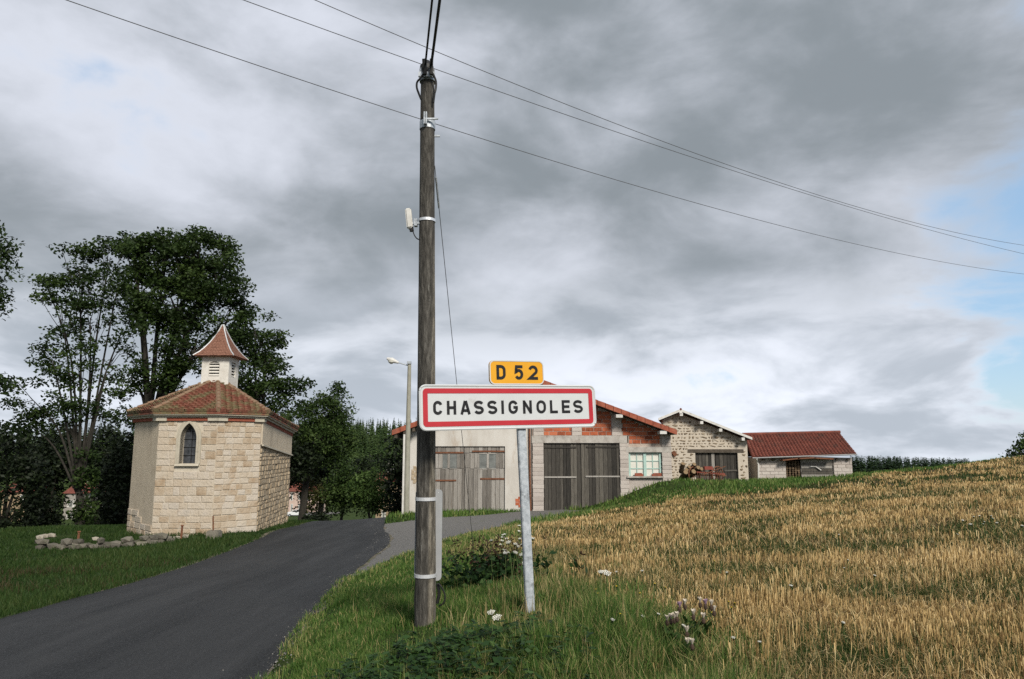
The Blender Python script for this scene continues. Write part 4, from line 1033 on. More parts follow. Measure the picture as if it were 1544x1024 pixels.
    MB().box((cB.x - .07, cB.y + rad(at(812)) - .03, at(868)), (cB.x + .07, cB.y + rad(at(812)) + .019, at(866) + .02)).build('panel_bracket', m_band, t)
    MB().box((cB.x - .07, cB.y + rad(at(752)) - .03, at(754)), (cB.x + .07, cB.y + rad(at(752)) + .02, at(751) + .02)).build('panel_bracket', m_band, t)
    # small white radio box on its bracket
    rbx = thing('radio_antenna', 'small white radio box on an arm on the utility pole', 'antenna')
    c = P(617, 330, D - .02); bx = MB().box((-.03, -.035, -.105), (.03, .035, .105)).build('housing', m_whitep, rbx, bevel=.012); bx.location = c; bx.rotation_euler = (0, R(-7), 0)
    MB().tube([P(620, 342, D - .02), P(621, 349, D - .02)], .022, 8).build('connector', m_black, rbx)
    MB().bar(P(622, 337, D - .02), P(636, 336, D - .02), .03, .022).build('arm', m_galv, rbx); MB().box(tuple(P(624, 340, D - .05)), tuple(P(630, 332, D + .01))).build('bracket', m_galv, rbx)
    MB().tube(catm([P(622, 347, D - .02), P(625, 355, D - .03), P(629, 360, D - .04), P(635, 362, D - .05)]), .006, 6).build('cable', m_black, rbx)
    # guy wire with its strainer
    g = thing('guy_wire', 'thin steel guy wire running from the utility pole down into the weeds', 'guy wire')
    a = P(655.5, 250, D); b = G(718, 868); d = b - a
    MB().tube([a, a + d * .97], .004, 6).build('wire', m_wire, g)
    MB().tube([a + d * .02, a + d * .075], .012, 6).build('sleeve', m_galv, g)
    MB().tube([a + d * .93, a + d * .955], .02, 6).build('strainer', m_galv, g); MB().tube([a + d * .95, a + d * 1.02], .012, 6).build('anchor_rod', m_rust, g)
    return top
def catm(pts_, k=5):
    p = [Vector(q) for q in pts_]; p = [2 * p[0] - p[1]] + p + [2 * p[-1] - p[-2]]; out = []
    for i in range(1, len(p) - 2):
        for t in range(k):
            t /= k; a, b, c, d = p[i - 1:i + 3]; out.append(.5 * (2 * b + (c - a) * t + (2 * a - 5 * b + 4 * c - d) * t * t + (3 * b - a - 3 * c + d) * t ** 3))
    out.append(p[-2]); return out
PT = pole()
def cables():
    # the two service cables that leave the pole towards the next pole behind the photographer
    for k, (p0, px) in enumerate(((P(641, 100, 7.03), 656), (P(650, 100, 7.03), 668))):
        q = P(px, 0, 5.75); d = q - p0; far = Vector((p0.x + d.x * 26, p0.y - 36, p0.z + .25)); pts_ = []
        for i in range(31):
            s = i / 30; b = p0.lerp(far, s); pts_.append((p0.x + (far.x - p0.x) * s, b.y, b.z - 1.15 * s * (1 - s) * 0.6))
        tag(MB().tube(pts_, .0105 if k == 0 else .014, 7).build('service_cable', m_black), ['thinner of two black service cables clamped to the utility pole top', 'thicker of two black service cables clamped to the utility pole top'][k], 'cable', 'cables on the utility pole')
    lines = [((100, 0), (300, 68), (480, 130), (632, 180), (760, 220), (900, 262), (1040, 303), (1180, 341), (1300, 370), (1400, 392), (1544, 413)),
             ((380, 0), (510, 49), (640, 97), (770, 148), (900, 196), (1020, 234), (1140, 267), (1280, 308), (1400, 343), (1544, 385)),
             ((490, 0), (575, 39), (660, 78), (780, 131), (900, 184), (1020, 227), (1140, 264), (1280, 303), (1400, 336), (1544, 373))]
    hts = [(6.8, 7.6), (7.9, 8.2), (8.3, 8.3)]
    labs = ['lowest of three thin power lines crossing the cloudy sky', 'middle of three thin power lines crossing the cloudy sky', 'highest of three thin power lines crossing the cloudy sky']
    for ln, (h0, h1), lab in zip(lines, hts, labs):
        def hit(px, py, h): x, y, z = ray(px, py); s = h / z; return Vector((x * s, y * s, EYE + h))
        a, b = hit(*ln[0], h0), hit(*ln[-1], h1); d = b - a; pts_ = []
        for px, py in ln:
            x, y, z = ray(px, py); # vertical plane through a,b
            s = (a.x * d.y - a.y * d.x) / (x * d.y - y * d.x); pts_.append(Vector((x * s, y * s, EYE + z * s)))
        # smooth to a sagging parabola along the span
        tt = np.array([((p - a).x * d.x + (p - a).y * d.y) / (d.x ** 2 + d.y ** 2) for p in pts_]); co = np.polyfit(tt, [p.z for p in pts_], 2)
        out = [Vector((a.x + d.x * s, a.y + d.y * s, np.polyval(co, s))) for s in np.linspace(-.25, 1.5, 60)]
        tag(MB().tube(out, .0075, 5).build('power_line', m_wire), lab, 'power line', 'power lines overhead')
cables()

# ------------------------------------------------------------------ street lamp by the plastered barn
def lamp():
    t = thing('street_lamp', 'slim concrete street lamp beside the plastered barn', 'street lamp')
    m = mat('lamp_concrete', [(.22, .215, .17), (.31, .30, .25)], scale=4, bump=.4, bscale=30)
    D = 31.5; b = P(612.5, 776, D); b.z = Z(b.x, b.y) - .2; tp = P(617.5, 545, D)
    MB().tube([b, b.lerp(tp, .5), tp], [.125, .105, .075], 10).build('column', m, t)
    MB().tube([P(615, 551, D), P(603, 547.5, D), P(597, 545.5, D)], .03, 7).build('arm', m_galv, t)
    a, c = P(601, 547, D), P(583.5, 540.5, D)
    MB().tube([a, a.lerp(c, .3), a.lerp(c, .6), c], [.045, .085, .12, .05], 10).build('lantern', m_whitep, t)
    d = a.lerp(c, .62) + Vector((0, 0, -.07)); MB().tube([d + Vector((0, 0, .05)), d + Vector((0, 0, -.03)), d + Vector((0, 0, -.10))], [.15, .13, .04], 10).build('bowl', m_curtain, t)
    MB().bar(P(614, 547, D - .02), P(620, 547, D - .02), .19, .1).build('collar', m_galv, t)
    q = b + Vector((-.13, -.05, .2)); MB().box((q.x - .05, q.y - .03, q.z), (q.x + .03, q.y + .03, P(610, 655, D).z)).build('cable_guard', m_whitep, t)
lamp()

# ------------------------------------------------------------------ low dry stone wall, iron stakes and concrete block in front of the chapel
m_dry = mat('dry_stone', [(.05, .045, .036), (.11, .10, .08), (.20, .18, .145)], scale=6, bump=.8, bscale=20, rand=.7, stain=(.06, .07, .03), sscale=3, sth=(.55, .68))
def rock_mesh(seed):
    r = random.Random(seed); bm = bmesh.new(); bmesh.ops.create_icosphere(bm, subdivisions=1, radius=.5)
    for v in bm.verts: v.co *= r.uniform(.8, 1.12); v.co.x = max(-.46, min(.46, v.co.x * 1.25)); v.co.z = max(-.44, min(.44, v.co.z * 1.2))
    me = bpy.data.meshes.new('stone'); bm.to_mesh(me); bm.free(); me.materials.append(m_dry); return me
ROCKS = [rock_mesh(i) for i in range(6)]
def drywall():
    t = thing('dry_stone_wall', 'low tumbled dry stone wall in the grass before the chapel', 'stone wall')
    line = [G(58, 829), G(110, 829), (G(160, 827)), G(215, 823), G(262, 817)]
    pl = smooth_line([q[:2] for q in line], 14)
    for layer in range(3):
        i = 0.
        while i < len(pl) - 1:
            k = int(i); x, y = pl[k]; w = random.uniform(.16, .42)
            if layer == 2 and random.random() < .55: i += w / .1; continue
            o = bpy.data.objects.new('stone', random.choice(ROCKS)); COL.objects.link(o); o.parent = t
            h = random.uniform(.15, .22); z = Z(x, y) + (.02, .05, .15)[layer]
            o.location = (x, y + random.uniform(-.06, .06) + (0, .14, .07)[layer], z + h * .2); o.scale = (w, random.uniform(.25, .36), h); o.rotation_euler = (random.uniform(-.2, .2), random.uniform(-.2, .2), random.uniform(-.4, .4))
            L_ = math.dist(pl[max(0, k - 1)], pl[min(len(pl) - 1, k + 1)]) / 2; i += w * .9 / max(.02, L_)
    m_pale = mat('pale_stone', [(.24, .21, .165), (.36, .325, .27)], scale=6, bump=.5)
    labs = [(59, 821, 'pale loose stone at the far end of the dry stone wall'), (67, 819, 'rounded pale stone lying on the end of the dry stone wall'), (76, 818, 'small pale stone on top of the tumbled wall end'),
            (144, 813, 'single pale stone in the grass behind the dry stone wall'), (252, 813, 'pale stone beside the short iron stake'), (267, 811, 'pale stone at the foot of the short iron stake'), (279, 809, 'pale stone between the iron stake and the concrete block')]
    for k, (px, py, lab) in enumerate(labs):
        g = G(px, py + 3); me = ROCKS[k % 6].copy(); me.materials.clear(); me.materials.append(m_pale)
        o = bpy.data.objects.new('loose_stone', me); COL.objects.link(o); o.location = g + Vector((0, 0, .05 + (.18 if k < 3 else 0))); o.scale = (random.uniform(.16, .26), .18, random.uniform(.10, .15)); tag(o, lab, 'stone', 'loose pale stones by the chapel')
    m_foot = mat('old_footing', [(.13, .12, .095), (.22, .20, .165)], scale=7, bump=.6)
    g = G(322, 812); t2 = thing('concrete_footing', 'square concrete footing with an upright iron rod beside the chapel', 'footing')
    MB().box((g.x - .17, g.y - .15, g.z - .1), (g.x + .17, g.y + .2, g.z + .22)).build('block', m_foot, t2, bevel=.03)
    MB().tube([(g.x - .02, g.y, g.z + .2), (g.x - .05, g.y, g.z + .62)], .022, 6).build('rod', m_rust, t2)
    for px, py, h, lab in ((273, 813, .36, 'short rusty iron stake near the concrete footing'), (117, 822, .34, 'dark iron stake standing behind the dry stone wall')):
        g = G(px, py); tag(MB().tube([g + Vector((0, 0, -.1)), g + Vector((.01, 0, h))], [.035, .03], 6).tube([g + Vector((.01, 0, h)), g + Vector((.01, 0, h + .03))], [.05, .045], 6).build('iron_stake', m_rust), lab, 'stake')
drywall()

# ------------------------------------------------------------------ old farm machine and log heap before the stone barn
def machine():
    t = thing('hay_rake', 'rusty red horse drawn hay rake before the stone barn door', 'farm machine')
    D = 38.; m_red = mat('faded_red_iron', [(.16, .035, .025), (.26, .07, .05)], scale=8, bump=.3, rough=.8)
    q = lambda px, py, d=D: P(px, py, d)
    for px in (1047, 1082):
        c = q(px, 716); rr = .42
        MB().tube([c + Vector((rr * math.cos(a) * .8, rr * math.cos(a) * .45, rr * math.sin(a))) for a in np.linspace(0, 2 * math.pi, 21)], .03, 6).build('wheel_rim', m_rust, t)
        for k in range(8):
            a = k * math.pi / 4; MB().bar(c, c + Vector((rr * math.cos(a) * .8, rr * math.cos(a) * .45, rr * math.sin(a))), .025).build('spoke', m_rust, t)
    MB().bar(q(1042, 716), q(1095, 717), .06).build('axle', m_rust, t); MB().bar(q(1050, 712, D - .2), q(1093, 715, D - .2), .07).build('beam', m_red, t)
    MB().bar(q(1060, 716, D - .5), q(1094, 703), .03).build('lever', m_rust, t)
    sb = MB(); MB().box(tuple(q(1060, 708, D + .1)), tuple(q(1075, 703.5, D - .25))).build('seat_box', m_red, t)
    for k in range(12):
        a = q(1049 + k * 3.2, 713); MB().tube([a, a + Vector((0, -.35, .05)), a + Vector((0, -.5, -.25)), a + Vector((0, -.35, -.5))], .014, 5).build('tine', m_rust, t)
    MB().bar(q(1071, 712, D - .1), q(1072, 704), .05).build('post', m_red, t); MB().bar(q(1062, 713, D - .1), q(1061, 706), .05).build('post', m_red, t)
    m_log = mat('split_log', [(.05, .035, .022), (.12, .085, .05)], scale=8, bump=.7); m_cut = mat('log_end', [(.14, .095, .05), (.27, .19, .11)], scale=14, bump=.3)
    spec = [(1027, 712, 1030, 699, .13), (1034, 716, 1040, 704, .13), (1031, 718, 1036, 709, .15), (1040, 713, 1047, 700, .12), (1044, 717, 1053, 705, .13), (1050, 714, 1058, 707, .11), (1027, 722, 1034, 712, .14), (1037, 721, 1046, 711, .14)]
    labs = ['upright stump like log at the end of the log heap', 'log leaning against the upright stump', 'log buried low in the heap behind the stump', 'steep log with a pale cut end in the heap', 'log leaning towards the hay rake wheel', 'thin log lying across the hay rake wheel', 'bottom log under the upright stump', 'bottom log in the middle of the heap']
    for k, ((a, b, c, d, r_), lab) in enumerate(zip(spec, labs)):
        lt = thing('log', lab, 'log', 'logs heaped by the hay rake'); p0, p1 = q(a, b, D + .5), q(c, d, D + .1 - .05 * k)
        MB().tube([p0, p1], [r_, r_ * .9], 9).build('bark', m_log, lt); dd = (p1 - p0).normalized(); MB().tube([p1 - dd * .01, p1 + dd * .006], r_ * .82, 9).build('cut_end', m_cut, lt)
machine()

# ------------------------------------------------------------------ vegetation
m_bark = mat('bark', [(.012, .011, .009), (.026, .023, .018), (.05, .045, .036)], scale=6, bump=.9, bscale=16, stretch=(3, 3, .6))
m_leafA = leafmat('ash_leaf', [(.009, .018, .004), (.022, .042, .009), (.060, .095, .021)], .32)
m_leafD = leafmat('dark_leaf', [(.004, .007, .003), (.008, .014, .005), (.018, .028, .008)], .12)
m_leafM = leafmat('shrub_leaf', [(.012, .025, .006), (.030, .055, .012), (.065, .098, .024)], .22)
m_leafC = leafmat('conifer_needle', [(.010, .022, .009), (.024, .046, .016), (.055, .088, .028)], .1)
def leaf_cloud(centres, per, spread, size, flat=.75):
    """sprays of pointed leaves around each centre"""
    c = np.repeat(np.asarray(centres, float), per, 0); n = len(c)
    u_ = rng.normal(0, 1, (n, 3)); u_ *= (rng.uniform(0, 1, n) ** .45 / np.linalg.norm(u_, axis=1))[:, None] * 1.7
    c = c + u_ * np.array([spread, spread, spread * flat])
    d = rng.normal(0, 1, (n, 3)); d[:, 2] = d[:, 2] * .6 - .25; d /= np.linalg.norm(d, axis=1)[:, None]
    o = rng.normal(0, 1, (n, 3)); s = np.cross(d, o); s /= np.linalg.norm(s, axis=1)[:, None] + 1e-9
    L_ = size * rng.uniform(.6, 1.35, n)[:, None]; w = L_ * .27
    Q = np.stack([c, c + d * L_ * .5 + s * w, c + d * L_, c + d * L_ * .5 - s * w], 1)
    return Q
def tree(name, label, cat, base, lobes, D, m, leaf=.22, per=16, spread=.42, dens=1., rt=.3, group=None, ydepth=.8, limbs=True, twigs=True, trunks=None, flat=.75):
    """lobes: (px,py,rx,ry[,density]) in photo pixels at distance D; the crown has the depth of its width"""
    t = thing(name, label, cat, group); base = Vector(base); s = D / F
    centres = []; wood = MB(); tips = []
    trunks = trunks or [[base, None]]
    for lb in lobes:
        px, py, rx, ry = lb[:4]; dn = lb[4] if len(lb) > 4 else 1.; c = P(px, py, D) + Vector((0, random.uniform(-.3, .3) * rx * s, 0)); a, b = rx * s, ry * s; dp = (a + b) / 2 * ydepth
        n = max(6, int(dens * dn * 26 * (a * b * dp) ** .75 / (spread / .42) ** 1.6))
        u = rng.normal(0, 1, (n, 3)); u /= np.linalg.norm(u, axis=1)[:, None]; r_ = rng.uniform(.25, 1, n) ** .45
        pts_ = np.array(c) + u * r_[:, None] * np.array([a, dp, b]); centres.append(pts_); tips.append((c, a, b, pts_))
    allc = np.concatenate(centres); Q = leaf_cloud(allc, per, spread, leaf, flat)
    lo = allc[:, 2].min(); hi = allc[:, 2].max()
    clump = np.repeat(rng.uniform(0, 1, len(allc)), per); rnd = np.clip(clump * .6 + rng.uniform(0, .4, len(Q)), 0, 1)
    quads_mesh('crown', Q, m, t, rnd)
    # trunk and limbs: each limb leaves the trunk and ends in a lobe, twigs reach its sprays
    zc = np.mean([q[0].z for q in tips]); xc = np.mean([q[0].x for q in tips])
    if limbs:
        fork = base + Vector(((xc - base.x) * .25, 0, (lo - base.z) * .75 + (hi - lo) * .10)) if trunks[0][1] is None else trunks[0][1]
        wood.tube([base - Vector((0, 0, .3)), base + Vector((0, 0, .3)), base.lerp(fork, .5) + Vector((random.uniform(-.1, .1), 0, 0)), fork], [rt * 1.35, rt, rt * .85, rt * .72], 9)
        for c, a, b, pts_ in tips:
            mid = fork.lerp(c, .5) + Vector((random.uniform(-.2, .2), random.uniform(-.2, .2), .12 * (c - fork).length)); r0 = rt * min(.6, .25 + .1 * (a + b) / 2)
            wood.tube(catm([fork - Vector((0, 0, .2)), mid, c], 4), [r0 + (r0 * .25 - r0) * k / 8 for k in range(9)], 6)
            if twigs:
                for p in pts_[::2]:
                    p = Vector(p); st_ = mid.lerp(c, random.uniform(.2, 1.)); m2 = st_.lerp(p, .5) + Vector((0, 0, random.uniform(-.1, .25))); wood.tube([st_, m2, p], [r0 * .28, r0 * .18, .012], 4, False)
        wood.build('trunk', m_bark, t, smooth=True)
    return t

# ash trees behind the chapel
DA = 34.
gb = lambda px, D: (lambda x: Vector((x, D, Z(x, D))))(P(px, 700, D).x)
tree('ash_tree', 'slender ash tree with an airy crown left of the chapel', 'tree', gb(128, 31),
     [(120, 405, 45, 40), (160, 385, 42, 30), (95, 470, 34, 40, .8), (140, 480, 40, 42, .8), (80, 545, 34, 34, .8), (125, 560, 36, 36, .7), (50, 600, 36, 30, .9), (100, 625, 46, 26, .9), (180, 430, 26, 36, .8), (185, 500, 26, 40, .6), (70, 430, 22, 24, .7), (165, 560, 28, 40, .55), (150, 620, 36, 24, .6), (40, 640, 22, 12, .6), (130, 690, 6, 26, 1.6), (128, 742, 6, 26, 1.6), (127, 775, 7, 14, 1.4)],
     31, m_leafA, leaf=.16, per=85, spread=.32, dens=.42, rt=.19, flat=.5)
tree('ash_tree', 'broad forked ash tree towering behind the chapel', 'tree', gb(215, 34),
     [(240, 390, 58, 44, 1.2), (300, 380, 52, 38, 1.2), (330, 420, 48, 44, 1.15), (200, 380, 36, 34), (270, 455, 60, 48, 1.2), (345, 480, 36, 42), (225, 480, 34, 40, .9), (300, 530, 52, 40), (250, 560, 40, 34, .8), (200, 570, 26, 40, .5), (195, 430, 24, 30, .7), (215, 625, 30, 24, .5)],
     DA, m_leafA, leaf=.17, per=115, spread=.34, dens=.50, rt=.34, flat=.55)
tree('ash_tree', 'lower spreading ash tree between the chapel and the road', 'tree', gb(392, 36),
     [(385, 500, 42, 36), (410, 540, 32, 30), (370, 560, 44, 36), (400, 590, 44, 30), (445, 580, 18, 14, .8), (430, 610, 26, 20, .8), (360, 610, 40, 30, .9)],
     36, m_leafA, leaf=.17, per=95, spread=.34, dens=.48, rt=.24, flat=.5)
tree('oak_tree', 'dark bushy tree rising behind the chapel gable towards the village', 'tree', gb(455, 54),
     [(505, 600, 24, 22), (480, 622, 36, 28), (515, 632, 22, 26), (455, 640, 36, 28), (495, 660, 40, 26, 1.2), (475, 690, 44, 22, 1.2), (445, 670, 34, 30, 1.2), (530, 668, 16, 12, .7)],
     54, m_leafM, leaf=.20, per=90, spread=.40, dens=.50, rt=.3)
tree('maple_tree', 'overhanging broad tree at the edge of the lane left of the ash', 'tree', gb(-90, 24),
     [(0, 366, 26, 26, 1.3), (-20, 420, 40, 40), (-2, 452, 24, 26, 1.3), (-50, 360, 50, 50), (-90, 440, 60, 60), (-90, 540, 50, 40), (-2, 574, 8, 6, .6), (-60, 470, 40, 30)],
     24, m_leafA, leaf=.14, per=80, spread=.28, dens=.42, rt=.3)
# the dark wall of trees behind the lawn
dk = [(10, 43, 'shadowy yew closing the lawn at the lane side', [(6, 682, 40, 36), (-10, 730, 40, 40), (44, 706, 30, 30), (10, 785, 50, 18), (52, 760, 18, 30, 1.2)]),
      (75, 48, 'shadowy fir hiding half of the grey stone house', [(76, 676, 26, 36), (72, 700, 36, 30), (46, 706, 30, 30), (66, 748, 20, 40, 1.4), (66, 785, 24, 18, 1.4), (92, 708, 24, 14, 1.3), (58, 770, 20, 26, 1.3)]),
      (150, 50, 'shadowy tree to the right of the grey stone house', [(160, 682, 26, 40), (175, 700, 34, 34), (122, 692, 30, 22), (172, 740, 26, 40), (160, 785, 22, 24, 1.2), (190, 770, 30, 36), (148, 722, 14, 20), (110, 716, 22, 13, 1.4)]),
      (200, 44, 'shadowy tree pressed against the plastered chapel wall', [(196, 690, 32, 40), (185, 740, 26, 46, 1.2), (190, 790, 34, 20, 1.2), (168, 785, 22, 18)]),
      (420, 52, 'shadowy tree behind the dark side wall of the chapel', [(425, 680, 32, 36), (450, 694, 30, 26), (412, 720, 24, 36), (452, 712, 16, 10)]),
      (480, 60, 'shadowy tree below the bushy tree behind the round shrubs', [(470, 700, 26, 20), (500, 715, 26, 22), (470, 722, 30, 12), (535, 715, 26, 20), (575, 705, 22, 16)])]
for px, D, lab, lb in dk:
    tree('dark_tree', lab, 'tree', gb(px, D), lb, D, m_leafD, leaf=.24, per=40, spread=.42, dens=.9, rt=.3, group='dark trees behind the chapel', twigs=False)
# round shrubs and small trees down the lane
tree('round_tree', 'yellowish round tree in front of the pink house', 'tree', gb(478, 56), [(478, 738, 24, 22, 1.2), (468, 752, 18, 20, 1.2), (490, 758, 16, 18)], 56, leafmat('olive_leaf', [(.02, .026, .006), (.048, .054, .014), (.10, .094, .027)], .15), leaf=.22, per=34, spread=.34, dens=.6, rt=.15, group='round trees down the lane', twigs=False)
tree('round_tree', 'dark egg shaped tree in the middle of the three round trees', 'tree', gb(518, 53), [(516, 728, 24, 30, 1.3), (520, 748, 22, 26, 1.3), (508, 740, 18, 26, 1.2)], 53, m_leafM, leaf=.22, per=34, spread=.34, dens=.7, rt=.15, group='round trees down the lane', twigs=False)
tree('round_tree', 'dark green round tree next to the small stone building', 'tree', gb(560, 50), [(560, 735, 28, 28, 1.3), (556, 755, 26, 20, 1.3), (575, 748, 18, 22, 1.2), (545, 740, 16, 22, 1.2)], 50, leafmat('round_leaf', [(.018, .038, .009), (.044, .080, .018), (.10, .15, .038)], .22), leaf=.20, per=34, spread=.32, dens=.8, rt=.15, group='round trees down the lane', twigs=False)
tree('hedge', 'low clipped dark hedge beside the lane at the crest', 'hedge', gb(478, 44), [(470, 782, 12, 6, 2), (486, 782, 12, 6, 2)], 44, m_leafD, leaf=.16, per=22, spread=.16, dens=1.0, limbs=False)
tree('roadside_bush', 'dark bush crowding the left corner of the plastered barn', 'bush', gb(601, 46), [(600, 700, 14, 44, 1.4), (602, 740, 12, 36, 1.4), (594, 760, 10, 22)], 46, m_leafD, leaf=.32, per=20, spread=.36, dens=.7, twigs=False)
tree('hedge_bush', 'dark bush on the crest of the stubble field', 'bush', gb(1550, 61), [(1544, 680, 20, 16, 1.4), (1566, 672, 24, 20, 1.4), (1590, 676, 22, 18), (1530, 686, 10, 6)], 61, m_leafM, leaf=.28, per=18, spread=.34, dens=.6, twigs=False)

def conifers(name, spots, m, kind='stuff', lab=None, cat=None):
    Q = []; rr = []
    for (x, y, h, sd) in spots:
        z0 = Z(x, y); n = 110; q = rng.uniform(.04, 1, n) ** .8; a = rng.uniform(0, 2 * np.pi, n); r_ = (1 - q) * h * .23 + .15; zc = z0 + q * h
        d = np.stack([np.cos(a), np.sin(a), np.full(n, -.35)], 1); s = np.stack([-np.sin(a), np.cos(a), np.zeros(n)], 1)
        c = np.stack([np.full(n, x), np.full(n, y), zc], 1); L_ = (r_ * rng.uniform(.7, 1.15, n))[:, None]; w = L_ * .38 + .1
        Q.append(np.stack([c, c + d * L_ * .6 + s * w, c + d * L_, c + d * L_ * .6 - s * w], 1)); rr.append(np.clip(sd * .6 + rng.uniform(0, .4, n), 0, 1))
    return tag(quads_mesh(name, np.concatenate(Q), m, None, np.concatenate(rr), kind), lab, cat)
spots = []
for _ in range(800):
    y = random.uniform(235, 445); px = random.uniform(380, 660); x = (px - 772) / F * y; spots.append((x, y, random.uniform(6, 10), random.random()))
for _ in range(300):
    y = random.uniform(215, 380); px = random.uniform(-120, 400); x = (px - 772) / F * y; spots.append((x, y, random.uniform(9, 15), random.random()))
conifers('hillside_forest', spots, leafmat('hill_needle', [(.028, .054, .017), (.058, .098, .030), (.115, .165, .055)], .12), lab='dark conifer forest covering the hill beyond the village', cat='forest')
spots = []
for _ in range(420):
    px = random.uniform(1275, 1452); D = random.uniform(150, 185); x = (px - 772) / F * D; topz = P(px, 688 + (px - 1290) * .03 + random.uniform(-2.5, 2.5), D).z
    spots.append((x, D, max(5, topz - Z(x, D)), random.random() * .6))
conifers('conifer_plantation', spots, m_leafC, lab='dark line of conifers beyond the stubble field', cat='forest')

# ------------------------------------------------------------------ village houses and the parked car
m_pink = mat('pink_render', [(.42, .31, .26), (.50, .39, .33)], scale=1, bump=.1); m_grey = mat('grey_stone_house', [(.20, .185, .165), (.34, .32, .29)], scale=1.6, bump=.4, bscale=5); m_ochre = mat('ochre_stone', [(.22, .16, .10), (.34, .26, .17)], scale=1.5, bump=.4, bscale=5)
def house(name, lab, px0, px1, py_base, py_eave, py_ridge, D, m, wins, deep=8.):
    t = thing(name, lab, 'house'); a, b = P(px0, py_base, D), P(px1, py_base, D); ze, zr = P(px0, py_eave, D).z, P(px0, py_ridge, D).z; zb = a.z - 3
    MB().box((a.x, D, zb), (b.x, D + deep, ze)).build('wall', m, t)
    xm0, xm1 = a.x - .35, b.x + .35; r = MB(); ym = D + deep / 2
    r.prism([(xm0, D - .4, ze), (xm0, D + deep + .4, ze), (xm0, ym, zr)], (xm1 - xm0, 0, 0)); ro = r.build('roof', m_tileR, t)
    MB().box(((a.x + b.x) / 2 - .5, ym - .3, zr - .8), ((a.x + b.x) / 2 + .1, ym + .3, zr + .8)).build('chimney', m_white, ro)
    for (x0, x1, y0, y1) in wins:
        p, q = P(x0, y1, D), P(x1, y0, D); w = MB().box((p.x, D - .05, p.z), (q.x, D - .01, q.z)).build('window', m_whitep, t)
        MB().box(((p.x * .7 + q.x * .3), D - .08, p.z + .1), ((p.x * .3 + q.x * .7), D - .055, q.z - .1)).build('pane', m_winglass, w)
    return t
house('village_house', 'pink house with red roof down the lane behind the chapel', 430, 478, 776, 741, 726, 180, m_pink, [(438, 442, 743, 755), (450, 454.5, 742, 754), (449, 454, 761, 773), (462, 466, 743, 755), (438, 442, 760, 771)])
house('village_house', 'grey stone house with white windows among the dark trees', 94, 128, 784, 744, 730, 158, m_grey, [(101, 113, 754, 765), (100, 112, 774, 783), (119, 125, 754, 765)], 9)
house('village_house', 'low house with red roof glimpsed behind the shadowy yew', 2, 42, 768, 742, 726, 150, m_ochre, [(30, 37, 746, 754)], 8)
house('stone_outbuilding', 'small ochre stone building behind the round trees', 566, 600, 786, 726, 712, 70, m_ochre, [(575, 582, 770, 783)], 5)
def car():
    t = thing('parked_car', 'white hatchback parked before the pink house', 'car'); D = 168; c = P(445, 779, D); m_car = mat('car_white', [(.62, .63, .64), (.70, .71, .72)], scale=3, bump=0, rough=.25, spec=.5)
    pr = [(-1.9, .3), (-1.95, .75), (-1.75, .95), (-1.0, 1.02), (-.35, 1.45), (1.2, 1.48), (1.75, 1.02), (1.9, .9), (1.92, .3)]
    zg = c.z; MB().prism([(c.x + a, D, zg + b) for a, b in pr], (0, 1.65, 0)).build('body', m_car, t, bevel=.05)
    for q in ([(-.82, 1.03), (-.3, 1.38), (.25, 1.38), (.25, 1.03)], [(.32, 1.03), (.32, 1.38), (1.1, 1.4), (1.5, 1.03)]): MB().prism([(c.x + a, D - .012, zg + b) for a, b in q], (0, .008, 0)).build('side_window', m_dark, t)
    for x in (-1.25, 1.2):
        for y in (-.03, 1.5):
            w = MB().tube([(c.x + x, D + y, zg + .3), (c.x + x, D + y + .2, zg + .3)], .31, 14).build('wheel', m_black, t); MB().tube([(c.x + x, D + y - .01, zg + .3), (c.x + x, D + y + .02, zg + .3)], .18, 10).build('hubcap', m_galv, w)
    MB().box((c.x - 1.97, D + .1, zg + .65), (c.x - 1.9, D + .4, zg + .8)).build('headlight', m_winglass, t)
    # the place where it stands: a retaining terrace of the village street
    MB().box((c.x - 9, D - 3, zg - 4), (c.x + 8, D + 11.5, zg)).build('village_street', m_gravel)['kind'] = 'structure'
car()

